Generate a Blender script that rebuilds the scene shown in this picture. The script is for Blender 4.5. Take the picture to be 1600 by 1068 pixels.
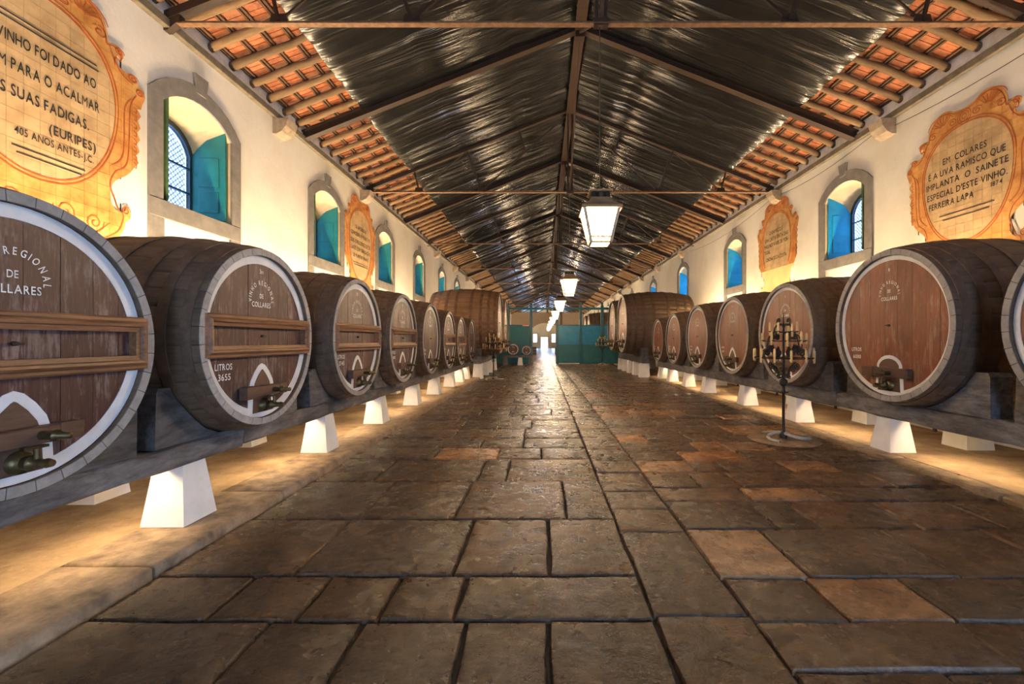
import bpy, math, random
from mathutils import Vector, Matrix, noise
random.seed(11)
PI = math.pi
scene = bpy.context.scene
for o in list(bpy.data.objects):
    bpy.data.objects.remove(o)
COL = scene.collection

# ------------------------------------------------------------------ camera
cam_d = bpy.data.cameras.new('camera')
cam_d.sensor_width = 36.0
cam_d.lens = 36.0 * 690 / 1600
cam_d.shift_x = -48 / 1600
cam_d.shift_y = -2 / 1600
cam_d.clip_end = 400
cam = bpy.data.objects.new('camera', cam_d)
COL.objects.link(cam)
cam.location = (0, 0, 1.6)
cam.rotation_euler = (PI / 2, 0, 0)
scene.camera = cam

# ------------------------------------------------------------------ world, exposure
W = bpy.data.worlds.new('world')
scene.world = W
W.use_nodes = True
bg = W.node_tree.nodes['Background']
bg.inputs[0].default_value = (0.44, 0.64, 1.0, 1)
bg.inputs[1].default_value = 24.0
scene.view_settings.view_transform = 'Standard'
scene.view_settings.look = 'None'
scene.view_settings.gamma = 1.0
scene.view_settings.use_curve_mapping = False
scene.view_settings.exposure = 0.35
scene.cycles.use_denoising = True
scene.cycles.max_bounces = 6
scene.cycles.diffuse_bounces = 4
scene.cycles.glossy_bounces = 3
scene.cycles.sample_clamp_indirect = 8.0
P_STRIP = 13.0      # lamp strip behind the stillage beams, per strip
P_WALL = 150.0       # warm flood lamps behind the casks
E_LANTERN = 110.0    # lantern panes

# ------------------------------------------------------------------ layout (metres)
XL, XR = -5.25, 6.87          # wall faces
RX = 0.81                     # ridge
Y0, Y1 = -5.0, 96.0           # hall ends
ZP = 6.15                     # underside of roof poles at the wall
PITCH = 0.396
YPART = 30.5
def zroof(x):
    return ZP + PITCH * ((x - XL) if x < RX else (XR - x))
TR0, TRS = 6.16, 3.49         # first truss, spacing
LBAR = [(2.30, .79), (4.34, .85), (6.58, .86), (8.70, .86), (10.86, .86), (12.95, .83), (14.85, .80), (17.1, .82)]
RBAR = [(3.45, .98), (5.92, 1.01), (8.45, .95), (10.8, .94), (13.25, .93), (15.62, .88), (17.75, .84)]

# ------------------------------------------------------------------ material helpers
MATS = {}
def new_mat(name):
    m = bpy.data.materials.new(name); m.use_nodes = True
    nt = m.node_tree
    b = nt.nodes['Principled BSDF']
    MATS[name] = m
    return m, nt, b
def N(nt, typ, **kw):
    n = nt.nodes.new(typ)
    for k, v in kw.items():
        if k in n.inputs: n.inputs[k].default_value = v
        else: setattr(n, k, v)
    return n
def coords(nt, kind='Object', scale=(1, 1, 1), jitter=False):
    tc = N(nt, 'ShaderNodeTexCoord')
    mp = N(nt, 'ShaderNodeMapping')
    mp.inputs['Scale'].default_value = scale
    nt.links.new(tc.outputs[kind], mp.inputs['Vector'])
    if jitter:
        oi = N(nt, 'ShaderNodeObjectInfo')
        mul = N(nt, 'ShaderNodeMath', operation='MULTIPLY'); mul.inputs[1].default_value = 37.0
        nt.links.new(oi.outputs['Random'], mul.inputs[0])
        nt.links.new(mul.outputs[0], mp.inputs['Location'])
    return mp.outputs['Vector']
def ramp(nt, fac, stops):
    r = N(nt, 'ShaderNodeValToRGB')
    e = r.color_ramp.elements
    while len(e) < len(stops): e.new(0.5)
    for k, (p, c) in enumerate(stops):
        e[k].position = p
        e[k].color = (c[0], c[1], c[2], 1) if not isinstance(c, (int, float)) else (c, c, c, 1)
    nt.links.new(fac, r.inputs['Fac'])
    return r.outputs['Color']
def mix(nt, fac, a, b, mode='MIX'):
    m = N(nt, 'ShaderNodeMix', data_type='RGBA', blend_type=mode)
    if isinstance(fac, (int, float)): m.inputs['Factor'].default_value = fac
    else: nt.links.new(fac, m.inputs['Factor'])
    for sock, v in ((6, a), (7, b)):
        if isinstance(v, tuple): m.inputs[sock].default_value = (v[0], v[1], v[2], 1)
        else: nt.links.new(v, m.inputs[sock])
    return m.outputs[2]
def noise_tex(nt, vec, scale, detail=4, rough=.6, dist=0):
    n = N(nt, 'ShaderNodeTexNoise')
    n.inputs['Scale'].default_value = scale; n.inputs['Detail'].default_value = detail
    n.inputs['Roughness'].default_value = rough; n.inputs['Distortion'].default_value = dist
    nt.links.new(vec, n.inputs['Vector'])
    return n.outputs['Fac']
def bump(nt, b, h, strength=.3, dist=.01):
    n = N(nt, 'ShaderNodeBump')
    n.inputs['Strength'].default_value = strength; n.inputs['Distance'].default_value = dist
    nt.links.new(h, n.inputs['Height'])
    nt.links.new(n.outputs['Normal'], b.inputs['Normal'])
def plain(name, col, rough=.6, metal=0, nscale=0, namp=.25, bmp=0, stretch=(1, 1, 1), jitter=True, spec=.5):
    m, nt, b = new_mat(name)
    b.inputs['Roughness'].default_value = rough; b.inputs['Metallic'].default_value = metal
    b.inputs['Specular IOR Level'].default_value = spec
    if nscale:
        v = coords(nt, 'Object', stretch, jitter)
        f = noise_tex(nt, v, nscale, 5, .65)
        lo = tuple(c * (1 - namp) for c in col); hi = tuple(min(1, c * (1 + namp)) for c in col)
        c = ramp(nt, f, [(.3, lo), (.7, hi)])
        nt.links.new(c, b.inputs['Base Color'])
        if bmp: bump(nt, b, f, bmp, .01)
    else:
        b.inputs['Base Color'].default_value = (*col, 1)
    return m
def wood(name, dark, lite, grain=(14, 14, 1.2), rough=(.42, .7), bmp=.25, tint=.25, scale=1.0, pale=None):
    """streaky timber; grain runs along the axis with the small scale"""
    m, nt, b = new_mat(name)
    v = coords(nt, 'Object', tuple(g * scale for g in grain), True)
    f = noise_tex(nt, v, 3.0, 6, .7, .3)
    c = ramp(nt, f, [(.28, dark), (.72, lite)])
    if pale:
        v3 = coords(nt, 'Object', (3.5, 3.5, 2.2), True)
        f3 = noise_tex(nt, v3, 1.0, 5, .75)
        v4 = coords(nt, 'Object', (40, 40, 5), True)
        f4 = noise_tex(nt, v4, 1.0, 3, .7)
        mu = N(nt, 'ShaderNodeMath', operation='MULTIPLY')
        nt.links.new(f3, mu.inputs[0]); nt.links.new(f4, mu.inputs[1])
        k = ramp(nt, mu.outputs[0], [(.255, 0.0), (.36, .60)])
        c = mix(nt, k, c, pale)
    v2 = coords(nt, 'Object', (1.3, 1.3, 1.3), True)
    f2 = noise_tex(nt, v2, 1.5, 3, .5)
    c = mix(nt, 1.0, c, ramp(nt, f2, [(.3, 1 - tint), (.7, 1.0)]), 'MULTIPLY')
    oi = N(nt, 'ShaderNodeObjectInfo')
    c = mix(nt, 1.0, c, ramp(nt, oi.outputs['Random'], [(0, 1 - tint), (1, 1.0)]), 'MULTIPLY')
    nt.links.new(c, b.inputs['Base Color'])
    nt.links.new(ramp(nt, f, [(.3, rough[0]), (.7, rough[1])]), b.inputs['Roughness'])
    bump(nt, b, f, bmp, .006)
    return m

# plaster
m, nt, b = new_mat('plaster')
v = coords(nt, 'Object')
f1 = noise_tex(nt, v, .5, 6, .65); f2 = noise_tex(nt, v, 9, 5, .7)
c = ramp(nt, f1, [(.3, (.66, .60, .47)), (.6, (.80, .765, .67))])
v2 = coords(nt, 'Object', (1, 1.2, .35))
f3 = noise_tex(nt, v2, 2.0, 7, .8)
c = mix(nt, ramp(nt, f3, [(.62, 0.0), (.80, .6)]), c, (.45, .38, .26))
nt.links.new(c, b.inputs['Base Color']); b.inputs['Roughness'].default_value = .85
bump(nt, b, f2, .25, .02)
# flagstone: colour from the object's own colour
m, nt, b = new_mat('flagstone')
v = coords(nt, 'Object', jitter=True)
oi = N(nt, 'ShaderNodeObjectInfo')
f1 = noise_tex(nt, v, 2.6, 8, .72, .4); f2 = noise_tex(nt, v, 22, 6, .75); f3 = noise_tex(nt, v, 7, 5, .6)
c = mix(nt, 1.0, oi.outputs['Color'], ramp(nt, f1, [(.30, (.20, .18, .16)), (.52, (.62, .58, .54)), (.72, (1.15, 1.06, .92))]), 'MULTIPLY')
c = mix(nt, ramp(nt, f2, [(.60, 0.0), (.74, .5)]), c, (.27, .18, .10))
pit = ramp(nt, f2, [(.30, 1.0), (.40, 0.0)])
c = mix(nt, pit, c, (.012, .008, .006))
nt.links.new(c, b.inputs['Base Color'])
nt.links.new(ramp(nt, f3, [(.32, .17), (.55, .32), (.75, .58)]), b.inputs['Roughness'])
b.inputs['Specular IOR Level'].default_value = .6
hs = N(nt, 'ShaderNodeMath', operation='MULTIPLY_ADD')
nt.links.new(f3, hs.inputs[0]); hs.inputs[1].default_value = 2.2; nt.links.new(f2, hs.inputs[2])
bump(nt, b, hs.outputs[0], .5, .03)
# dirt platform
m, nt, b = new_mat('platform_dirt')
v = coords(nt, 'Object')
f1 = noise_tex(nt, v, 1.4, 8, .7); f2 = noise_tex(nt, v, 12, 6, .75)
c = ramp(nt, f1, [(.36, (.20, .125, .065)), (.64, (.46, .32, .18))])
c = mix(nt, ramp(nt, f2, [(.6, 0.0), (.75, .6)]), c, (.62, .52, .38))
nt.links.new(c, b.inputs['Base Color']); b.inputs['Roughness'].default_value = .8
bump(nt, b, f2, .5, .03)
plain('kerb_stone', (.27, .185, .11), .75, nscale=6, namp=.55, bmp=.6)
plain('mortar', (.030, .021, .013), .95, nscale=14, namp=.6, bmp=.5)
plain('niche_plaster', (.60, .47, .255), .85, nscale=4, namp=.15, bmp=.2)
plain('whitewash', (.80, .77, .72), .8, nscale=5, namp=.07, bmp=.2)
plain('grey_stone', (.20, .185, .165), .85, nscale=6, namp=.22, bmp=.3)
plain('corbel_stone', (.29, .225, .16), .85, nscale=8, namp=.35, bmp=.4)
plain('mortar_white', (.62, .60, .57), .9, nscale=7, namp=.2, bmp=.4)
wood('stave_wood', (.085, .052, .031), (.215, .138, .082), grain=(10, 1.0, 10), rough=(.55, .8), bmp=.4, tint=.22)
wood('stave_wood_big', (.24, .125, .055), (.50, .29, .145), grain=(8, 1.0, 8), rough=(.5, .8), bmp=.4, tint=.4)
wood('rim_wood', (.30, .275, .255), (.50, .46, .425), grain=(5, 5, 5), rough=(.7, .85), bmp=.3, tint=.2)
wood('head_wood', (.055, .018, .014), (.150, .058, .044), grain=(16, 4, 1.0), rough=(.36, .6), bmp=.35, tint=.35, pale=(.36, .27, .24))
wood('head_wood_warmlit', (.155, .040, .016), (.33, .112, .045), grain=(16, 4, 1.0), rough=(.36, .6), bmp=.3, tint=.28, pale=(.40, .26, .17))  # copy of the head wood for the right row, warm light put into the colour
plain('hoop_iron', (.115, .072, .045), .62, .25, nscale=9, namp=.45, bmp=.3)
plain('hoop_iron_big', (.19, .105, .055), .65, .2, nscale=9, namp=.45, bmp=.3)
plain('white_paint', (.74, .73, .72), .6, nscale=7, namp=.10, bmp=.15)
wood('moulding_wood', (.10, .038, .016), (.40, .19, .080), grain=(1.2, 12, 12), rough=(.4, .6), bmp=.35, tint=.2)
wood('bar_wood', (.085, .042, .026), (.19, .10, .06), grain=(1.5, 12, 12), rough=(.45, .65), bmp=.3, tint=.2)
plain('tap_brass', (.12, .085, .035), .4, .7, nscale=15, namp=.4)
wood('beam_wood', (.030, .028, .028), (.33, .31, .305), grain=(6, 1.6, 6), rough=(.55, .85), bmp=.8, tint=.45, scale=.8)
wood('pole_wood', (.16, .095, .042), (.40, .25, .125), grain=(1.0, 10, 10), rough=(.7, .9), bmp=.6, tint=.3)
plain('batten_wood', (.10, .050, .024), .8, nscale=9, namp=.4)
plain('plate_wood', (.15, .125, .085), .85, nscale=6, namp=.4, bmp=.5)
m, nt, b = new_mat('clay_tile')
v = coords(nt, 'Object', jitter=True)
oi = N(nt, 'ShaderNodeObjectInfo')
f = noise_tex(nt, v, 6, 6, .7)
c = ramp(nt, f, [(.25, (.16, .045, .018)), (.5, (.47, .15, .055)), (.75, (.60, .24, .10))])
c = mix(nt, 1.0, c, ramp(nt, oi.outputs['Random'], [(0, .6), (1, 1.0)]), 'MULTIPLY')
nt.links.new(c, b.inputs['Base Color']); b.inputs['Roughness'].default_value = .55
bump(nt, b, f, .3, .02)
# black plastic liner
m, nt, b = new_mat('liner_plastic')
v = coords(nt, 'Object')
vs = coords(nt, 'Object', (.30, 6.0, .30))
f1 = noise_tex(nt, vs, 1.5, 2, .5, .35); f2 = noise_tex(nt, v, 3.0, 4, .6)
c = ramp(nt, f2, [(.3, (.007, .007, .008)), (.7, (.016, .016, .015))])
nt.links.new(c, b.inputs['Base Color'])
b.inputs['Roughness'].default_value = .22
b.inputs['Specular IOR Level'].default_value = .6
bump(nt, b, f1, .8, .07)
wood('truss_iron', (.022, .010, .006), (.060, .028, .013), grain=(6, 6, 6), rough=(.5, .8), bmp=.2, tint=.2)
plain('tie_iron', (.20, .105, .052), .6, .1, nscale=14, namp=.45, bmp=.2)
plain('black_iron', (.030, .024, .019), .5, .5, nscale=18, namp=.4, bmp=.2)
plain('candle_wax', (.72, .50, .22), .45, nscale=12, namp=.2)
plain('worn_base', (.42, .38, .32), .6, nscale=8, namp=.35, bmp=.3)
plain('shutter_paint', (.010, .17, .150), .45, nscale=3, namp=.25, bmp=.1)
plain('shutter_blue', (.010, .29, .48), .45, nscale=3, namp=.2, bmp=.1)
plain('shutter_edge', (.06, .12, .045), .6, nscale=8, namp=.4)
plain('window_paint', (.020, .035, .040), .5, nscale=8, namp=.3)
plain('lattice_white', (.70, .74, .78), .6)
plain('screen_paint', (.004, .155, .275), .42, nscale=2.5, namp=.22, bmp=.1)
plain('screen_green', (.010, .105, .105), .42, nscale=2.5, namp=.22, bmp=.1)
plain('screen_post', (.012, .085, .105), .5, nscale=4, namp=.2)
plain('red_paint', (.62, .08, .05), .5)
plain('letter_white', (.82, .80, .77), .7, nscale=30, namp=.25)
plain('letter_black', (.025, .020, .016), .6)
plain('paint_red', (.42, .10, .025), .5, nscale=9, namp=.3)
plain('patch_plaster', (.72, .58, .26), .8, nscale=3, namp=.12, bmp=.2)
plain('lamp_metal', (.42, .26, .13), .45, .3, nscale=10, namp=.3)
plain('lamp_dark', (.06, .045, .03), .5, .4, nscale=10, namp=.3)
plain('wire_black', (.03, .03, .03), .6)
wood('dark_post', (.05, .03, .02), (.11, .07, .045), grain=(8, 8, 1), bmp=.2)
# painted tile of the wall cartouches
m, nt, b = new_mat('painted_tile')
tc = N(nt, 'ShaderNodeTexCoord')
sep = N(nt, 'ShaderNodeSeparateXYZ'); nt.links.new(tc.outputs['Object'], sep.inputs[0])
def mth(op, a, c2):
    n = N(nt, 'ShaderNodeMath', operation=op)
    for k, q in enumerate((a, c2)):
        if isinstance(q, (int, float)): n.inputs[k].default_value = q
        else: nt.links.new(q, n.inputs[k])
    return n.outputs[0]
zz = mth('SUBTRACT', sep.outputs['Z'], 1.68)
rr = mth('ADD', mth('POWER', mth('ABSOLUTE', mth('DIVIDE', sep.outputs['X'], mth('ADD', .86, mth('MULTIPLY', zz, .10))), 0), 2.2), mth('POWER', mth('ABSOLUTE', mth('DIVIDE', zz, 1.03), 0), 2.2))
vv = coords(nt, 'Object')
f1 = noise_tex(nt, vv, 3.2, 6, .65); f2 = noise_tex(nt, vv, 14, 5, .7)
field = ramp(nt, f1, [(.28, (.40, .25, .115)), (.62, (.68, .475, .245))])
bord = ramp(nt, f1, [(.30, (.42, .155, .035)), (.50, (.66, .315, .085)), (.70, (.76, .46, .17))])
ins = N(nt, 'ShaderNodeMath', operation='LESS_THAN'); nt.links.new(rr, ins.inputs[0]); ins.inputs[1].default_value = 1.0
c = mix(nt, ins.outputs[0], bord, field)
oi = N(nt, 'ShaderNodeObjectInfo')
c = mix(nt, 1.0, c, ramp(nt, oi.outputs['Random'], [(0, .86), (1, 1.0)]), 'MULTIPLY')
nt.links.new(c, b.inputs['Base Color']); b.inputs['Roughness'].default_value = .42
bump(nt, b, f2, .08, .01)
# lantern pane (a lamp: it gives off light)
m, nt, b = new_mat('lantern_pane')
b.inputs['Base Color'].default_value = (.9, .85, .75, 1)
b.inputs['Emission Color'].default_value = (1.0, .72, .42, 1)
b.inputs['Emission Strength'].default_value = E_LANTERN
m, nt, b = new_mat('lamp_tube')
b.inputs['Base Color'].default_value = (.9, .8, .6, 1)
b.inputs['Emission Color'].default_value = (1.0, .66, .32, 1)
b.inputs['Emission Strength'].default_value = 6
# window glass: clear pane
m, nt, b = new_mat('window_glass')
tr = N(nt, 'ShaderNodeBsdfTransparent'); tr.inputs[0].default_value = (.50, .56, .62, 1)
gl = N(nt, 'ShaderNodeBsdfGlossy'); gl.inputs['Roughness'].default_value = .08
ms = N(nt, 'ShaderNodeMixShader'); ms.inputs[0].default_value = .08
nt.links.new(tr.outputs[0], ms.inputs[1]); nt.links.new(gl.outputs[0], ms.inputs[2])
nt.links.new(ms.outputs[0], nt.nodes['Material Output'].inputs['Surface'])

# ------------------------------------------------------------------ mesh helpers
class MB:
    def __init__(s): s.v = []; s.f = []
    def add(s, vs, fs):
        k = len(s.v); s.v += [tuple(p) for p in vs]; s.f += [tuple(i + k for i in f) for f in fs]; return s
    def box(s, x0, x1, y0, y1, z0, z1):
        return s.add([(x0, y0, z0), (x1, y0, z0), (x1, y1, z0), (x0, y1, z0), (x0, y0, z1), (x1, y0, z1), (x1, y1, z1), (x0, y1, z1)],
                     [(0, 3, 2, 1), (4, 5, 6, 7), (0, 1, 5, 4), (1, 2, 6, 5), (2, 3, 7, 6), (3, 0, 4, 7)])
    def bbox(s, x0, x1, y0, y1, z0, z1, c=.01):
        """box with chamfered edges"""
        vs = []; 
        for sx, x in ((1, x0), (-1, x1)):
            for sy, y in ((1, y0), (-1, y1)):
                for sz, z in ((1, z0), (-1, z1)):
                    vs += [(x, y + sy * c, z + sz * c), (x + sx * c, y, z + sz * c), (x + sx * c, y + sy * c, z)]
        def i(a, b_, c_, k): return (a * 4 + b_ * 2 + c_) * 3 + k
        fs = [(i(0,0,0,0), i(0,0,1,0), i(0,1,1,0), i(0,1,0,0)), (i(1,0,0,0), i(1,1,0,0), i(1,1,1,0), i(1,0,1,0)),
              (i(0,0,0,1), i(1,0,0,1), i(1,0,1,1), i(0,0,1,1)), (i(0,1,0,1), i(0,1,1,1), i(1,1,1,1), i(1,1,0,1)),
              (i(0,0,0,2), i(0,1,0,2), i(1,1,0,2), i(1,0,0,2)), (i(0,0,1,2), i(1,0,1,2), i(1,1,1,2), i(0,1,1,2))]
        for a in (0, 1):
            for b_ in (0, 1):
                fs.append((i(a,b_,0,0), i(a,b_,1,0), i(a,b_,1,1), i(a,b_,0,1)))
                fs.append((i(a,0,b_,0), i(a,1,b_,0), i(a,1,b_,2), i(a,0,b_,2)))
                fs.append((i(0,a,b_,1), i(1,a,b_,1), i(1,a,b_,2), i(0,a,b_,2)))
                for c_ in (0, 1): fs.append((i(a,b_,c_,0), i(a,b_,c_,1), i(a,b_,c_,2)))
        return s.add(vs, fs)
    def frustum(s, x, y, z0, z1, w0, d0, w1, d1, dx=0, dy=0):
        vs = []
        for z, w, d, ox, oy in ((z0, w0, d0, 0, 0), (z1, w1, d1, dx, dy)):
            vs += [(x + ox - w / 2, y + oy - d / 2, z), (x + ox + w / 2, y + oy - d / 2, z), (x + ox + w / 2, y + oy + d / 2, z), (x + ox - w / 2, y + oy + d / 2, z)]
        return s.add(vs, [(0, 3, 2, 1), (4, 5, 6, 7), (0, 1, 5, 4), (1, 2, 6, 5), (2, 3, 7, 6), (3, 0, 4, 7)])
    def bar(s, p0, p1, w, h, up=(0, 0, 1)):
        p0 = Vector(p0); p1 = Vector(p1); d = (p1 - p0).normalized(); u = Vector(up)
        sd = d.cross(u)
        if sd.length < 1e-5: sd = d.cross(Vector((1, 0, 0)))
        sd.normalize(); u2 = sd.cross(d).normalized()
        vs = []
        for p in (p0, p1):
            for a, b_ in ((-1, -1), (1, -1), (1, 1), (-1, 1)): vs.append(p + sd * a * w / 2 + u2 * b_ * h / 2)
        return s.add(vs, [(0, 1, 2, 3), (7, 6, 5, 4), (0, 4, 5, 1), (1, 5, 6, 2), (2, 6, 7, 3), (3, 7, 4, 0)])
    def tube(s, pts, r, n=8, closed=False, caps=True):
        pts = [Vector(p) for p in pts]; k = len(pts); vs = []; fs = []
        rs = r if isinstance(r, (list, tuple)) else [r] * k
        ref = None
        for i, p in enumerate(pts):
            a = pts[(i - 1) % k] if (closed or i) else p; c = pts[(i + 1) % k] if (closed or i < k - 1) else p
            t = (c - a).normalized()
            if ref is None:
                ref = t.cross(Vector((0, 0, 1)))
                if ref.length < .1: ref = t.cross(Vector((1, 0, 0)))
            ref = (ref - t * ref.dot(t)).normalized(); o2 = t.cross(ref)
            for q in range(n):
                an = 2 * PI * q / n
                vs.append(p + ref * math.cos(an) * rs[i] + o2 * math.sin(an) * rs[i])
        for i in range(k if closed else k - 1):
            j = (i + 1) % k
            for q in range(n):
                q2 = (q + 1) % n
                fs.append((i * n + q, i * n + q2, j * n + q2, j * n + q))
        if caps and not closed:
            fs.append(tuple(range(n - 1, -1, -1))); fs.append(tuple((k - 1) * n + q for q in range(n)))
        return s.add(vs, fs)
    def lathe(s, prof, n=24, c=(0, 0, 0), axis='Z', closed=False):
        vs = []; fs = []; k = len(prof)
        for i, (r, h) in enumerate(prof):
            for q in range(n):
                a = 2 * PI * q / n; x, y = r * math.cos(a), r * math.sin(a)
                vs.append((c[0] + x, c[1] + y, c[2] + h) if axis == 'Z' else (c[0] + x, c[1] + h, c[2] + y))
        for i in range(k if closed else k - 1):
            j = (i + 1) % k
            for q in range(n):
                q2 = (q + 1) % n
                fs.append((i * n + q, i * n + q2, j * n + q2, j * n + q) if axis == 'Z' else (i * n + q2, i * n + q, j * n + q, j * n + q2))
        if not closed:
            if prof[0][0] > 1e-6: fs.append(tuple(range(n)) if axis != 'Z' else tuple(range(n - 1, -1, -1)))
            if prof[-1][0] > 1e-6: fs.append(tuple((k - 1) * n + q for q in (range(n) if axis == 'Z' else range(n - 1, -1, -1))))
        return s.add(vs, fs)
    def prism(s, poly, y0, y1):
        """poly of (x, z) points, counter clockwise seen from -Y; front at y0"""
        k = len(poly)
        return s.add([(x, y0, z) for x, z in poly] + [(x, y1, z) for x, z in poly],
                     [tuple(range(k)), tuple(range(2 * k - 1, k - 1, -1))] + [(i, i + k, (i + 1) % k + k, (i + 1) % k) for i in range(k)])
    def band(s, outer, inner, y0, y1, closed=True):
        """solid strip between two matching outlines of (x, z) points"""
        k = len(outer); vs = []
        for y in (y0, y1):
            vs += [(x, y, z) for x, z in outer] + [(x, y, z) for x, z in inner]
        fs = []
        for i in range(k if closed else k - 1):
            j = (i + 1) % k
            fs += [(i, j, k + j, k + i), (2 * k + j, 2 * k + i, 3 * k + i, 3 * k + j), (i, 2 * k + i, 2 * k + j, j), (k + j, 3 * k + j, 3 * k + i, k + i)]
        if not closed:
            fs += [(0, k, 3 * k, 2 * k), (k - 1, 3 * k - 1, 4 * k - 1, 2 * k - 1)]
        return s.add(vs, fs)
    def ribbon(s, pts, w, y0, y1):
        """flat painted line along (x, z) points"""
        o, i_ = [], []
        k = len(pts)
        for q in range(k):
            a = pts[max(q - 1, 0)]; c = pts[min(q + 1, k - 1)]
            tx, tz = c[0] - a[0], c[1] - a[1]; L = math.hypot(tx, tz) or 1
            ww = w * (.4 + .6 * min(1, q / 3, (k - 1 - q) / 3)) if k > 6 else w
            o.append((pts[q][0] - tz / L * ww / 2, pts[q][1] + tx / L * ww / 2)); i_.append((pts[q][0] + tz / L * ww / 2, pts[q][1] - tx / L * ww / 2))
        return s.band(o, i_, y0, y1, closed=False)
    def mesh(s, name, mat, smooth=False):
        me = bpy.data.meshes.new(name)
        me.from_pydata(s.v, [], s.f)
        me.materials.append(MATS[mat])
        if smooth: me.polygons.foreach_set('use_smooth', [True] * len(me.polygons))
        me.update()
        return me
    def build(s, name, mat, parent=None, smooth=False, **kw):
        return link(name, s.mesh(name, mat, smooth), parent, **kw)
def link(name, me, parent=None, loc=None, rot=None, scale=None, kind=None, label=None):
    o = bpy.data.objects.new(name, me)
    COL.objects.link(o)
    if parent: o.parent = parent
    if loc: o.location = loc
    if rot: o.rotation_euler = rot
    if scale: o.scale = scale
    if kind: o['kind'] = kind
    if label: o['label'] = label
    return o
def tag(o, label, cat, group=None):
    o['label'] = label; o['category'] = cat
    if group: o['group'] = group
    return o
def thing(name, label, cat, loc=(0, 0, 0), rz=0, group=None, scale=1):
    o = link(name, None, None, loc, (0, 0, rz), (scale,) * 3)
    o.empty_display_size = .1
    return tag(o, label, cat, group)
def struct(name, loc=(0, 0, 0), rz=0):
    o = link(name, None, None, loc, (0, 0, rz)); o['kind'] = 'structure'; return o
def smooth_auto(me, ang=40):
    me.polygons.foreach_set('use_smooth', [True] * len(me.polygons))
    try: me.set_sharp_from_angle(angle=math.radians(ang))
    except Exception: pass
    return me
def catmull(pts, n=6, closed=False):
    out = []; k = len(pts)
    for i in range(k if closed else k - 1):
        p = [pts[(i + d) % k] if closed else pts[min(max(i + d, 0), k - 1)] for d in (-1, 0, 1, 2)]
        for q in range(n):
            t = q / n
            out.append(tuple(.5 * (2 * p[1][a] + (p[2][a] - p[0][a]) * t + (2 * p[0][a] - 5 * p[1][a] + 4 * p[2][a] - p[3][a]) * t * t + (3 * p[1][a] - p[0][a] - 3 * p[2][a] + p[3][a]) * t ** 3) for a in range(len(p[1]))))
    if not closed: out.append(tuple(pts[-1]))
    return out
def clip_poly(poly, x0, x1, z0, z1):
    def cut(ps, ins, isec):
        out = []
        for i in range(len(ps)):
            a, b_ = ps[i - 1], ps[i]
            ia, ib = ins(a), ins(b_)
            if ib:
                if not ia: out.append(isec(a, b_))
                out.append(b_)
            elif ia: out.append(isec(a, b_))
        return out
    def ix(x): return lambda a, b_: (x, a[1] + (b_[1] - a[1]) * (x - a[0]) / (b_[0] - a[0]))
    def iz(z): return lambda a, b_: (a[0] + (b_[0] - a[0]) * (z - a[1]) / (b_[1] - a[1]), z)
    for ins, isec in ((lambda p: p[0] >= x0, ix(x0)), (lambda p: p[0] <= x1, ix(x1)), (lambda p: p[1] >= z0, iz(z0)), (lambda p: p[1] <= z1, iz(z1))):
        if not poly: return []
        poly = cut(poly, ins, isec)
    return poly
def area(p): return .5 * sum(p[i - 1][0] * p[i][1] - p[i][0] * p[i - 1][1] for i in range(len(p)))

# ------------------------------------------------------------------ lettering
GLY = {}
def prepare_glyphs():
    obs = []
    for ch in sorted(set("ABCDEFGHIJKLMNOPQRSTUVWXYZÉÁÇÃ0123456789.,-()'ºm")):
        cu = bpy.data.curves.new('glyph', 'FONT'); cu.body = ch; cu.size = 1.0; cu.extrude = 0; cu.offset = 0.0 if ch in 'Mm' else .012; cu.resolution_u = 3
        o = bpy.data.objects.new('glyph', cu); COL.objects.link(o); obs.append((ch, o))
    bpy.context.view_layer.update()
    dg = bpy.context.evaluated_depsgraph_get()
    for ch, o in obs:
        me = bpy.data.meshes.new_from_object(o.evaluated_get(dg))
        vs = [(p.co.x, p.co.y) for p in me.vertices]; fs = [tuple(p.vertices) for p in me.polygons]
        x0 = min(p[0] for p in vs); x1 = max(p[0] for p in vs)
        GLY[ch] = ([(x - x0, y) for x, y in vs], fs, x1 - x0)
        cu = o.data
        bpy.data.objects.remove(o); bpy.data.curves.remove(cu); bpy.data.meshes.remove(me)
prepare_glyphs()
GAP = .11
def text_width(s, size, sx=1.0):
    return sum((GLY[c][2] + GAP if c != ' ' else .32) for c in s) * size * sx
def put_text(mb, s, x, z, size, y=0.0, sx=1.0, align='C', slope=0.0):
    """flat letters in the XZ plane facing -Y"""
    w = text_width(s, size, sx)
    cx = x - w / 2 if align == 'C' else (x if align == 'L' else x - w)
    for ch in s:
        if ch == ' ': cx += .32 * size * sx; continue
        vs, fs, gw = GLY[ch]
        mb.add([(cx + a * size * sx, y, z + b_ * size + slope * (cx - x)) for a, b_ in vs], fs)
        cx += (gw + GAP) * size * sx
def put_arc(mb, s, x, z, rad, size, spread, y=0.0, sx=.8):
    w = text_width(s, size, sx); pos = 0
    for ch in s:
        if ch == ' ': pos += .32 * size * sx; continue
        vs, fs, gw = GLY[ch]
        an = spread * (.5 - (pos + gw * size * sx / 2) / w)
        ca, sa = math.cos(an), math.sin(an)
        out = []
        for a, b_ in vs:
            lx = (a - gw / 2) * size * sx; lz = rad + b_ * size
            out.append((x - sa * lz + ca * lx, y, z + ca * lz + sa * lx))
        mb.add(out, fs); pos += (gw + GAP) * size * sx

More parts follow.
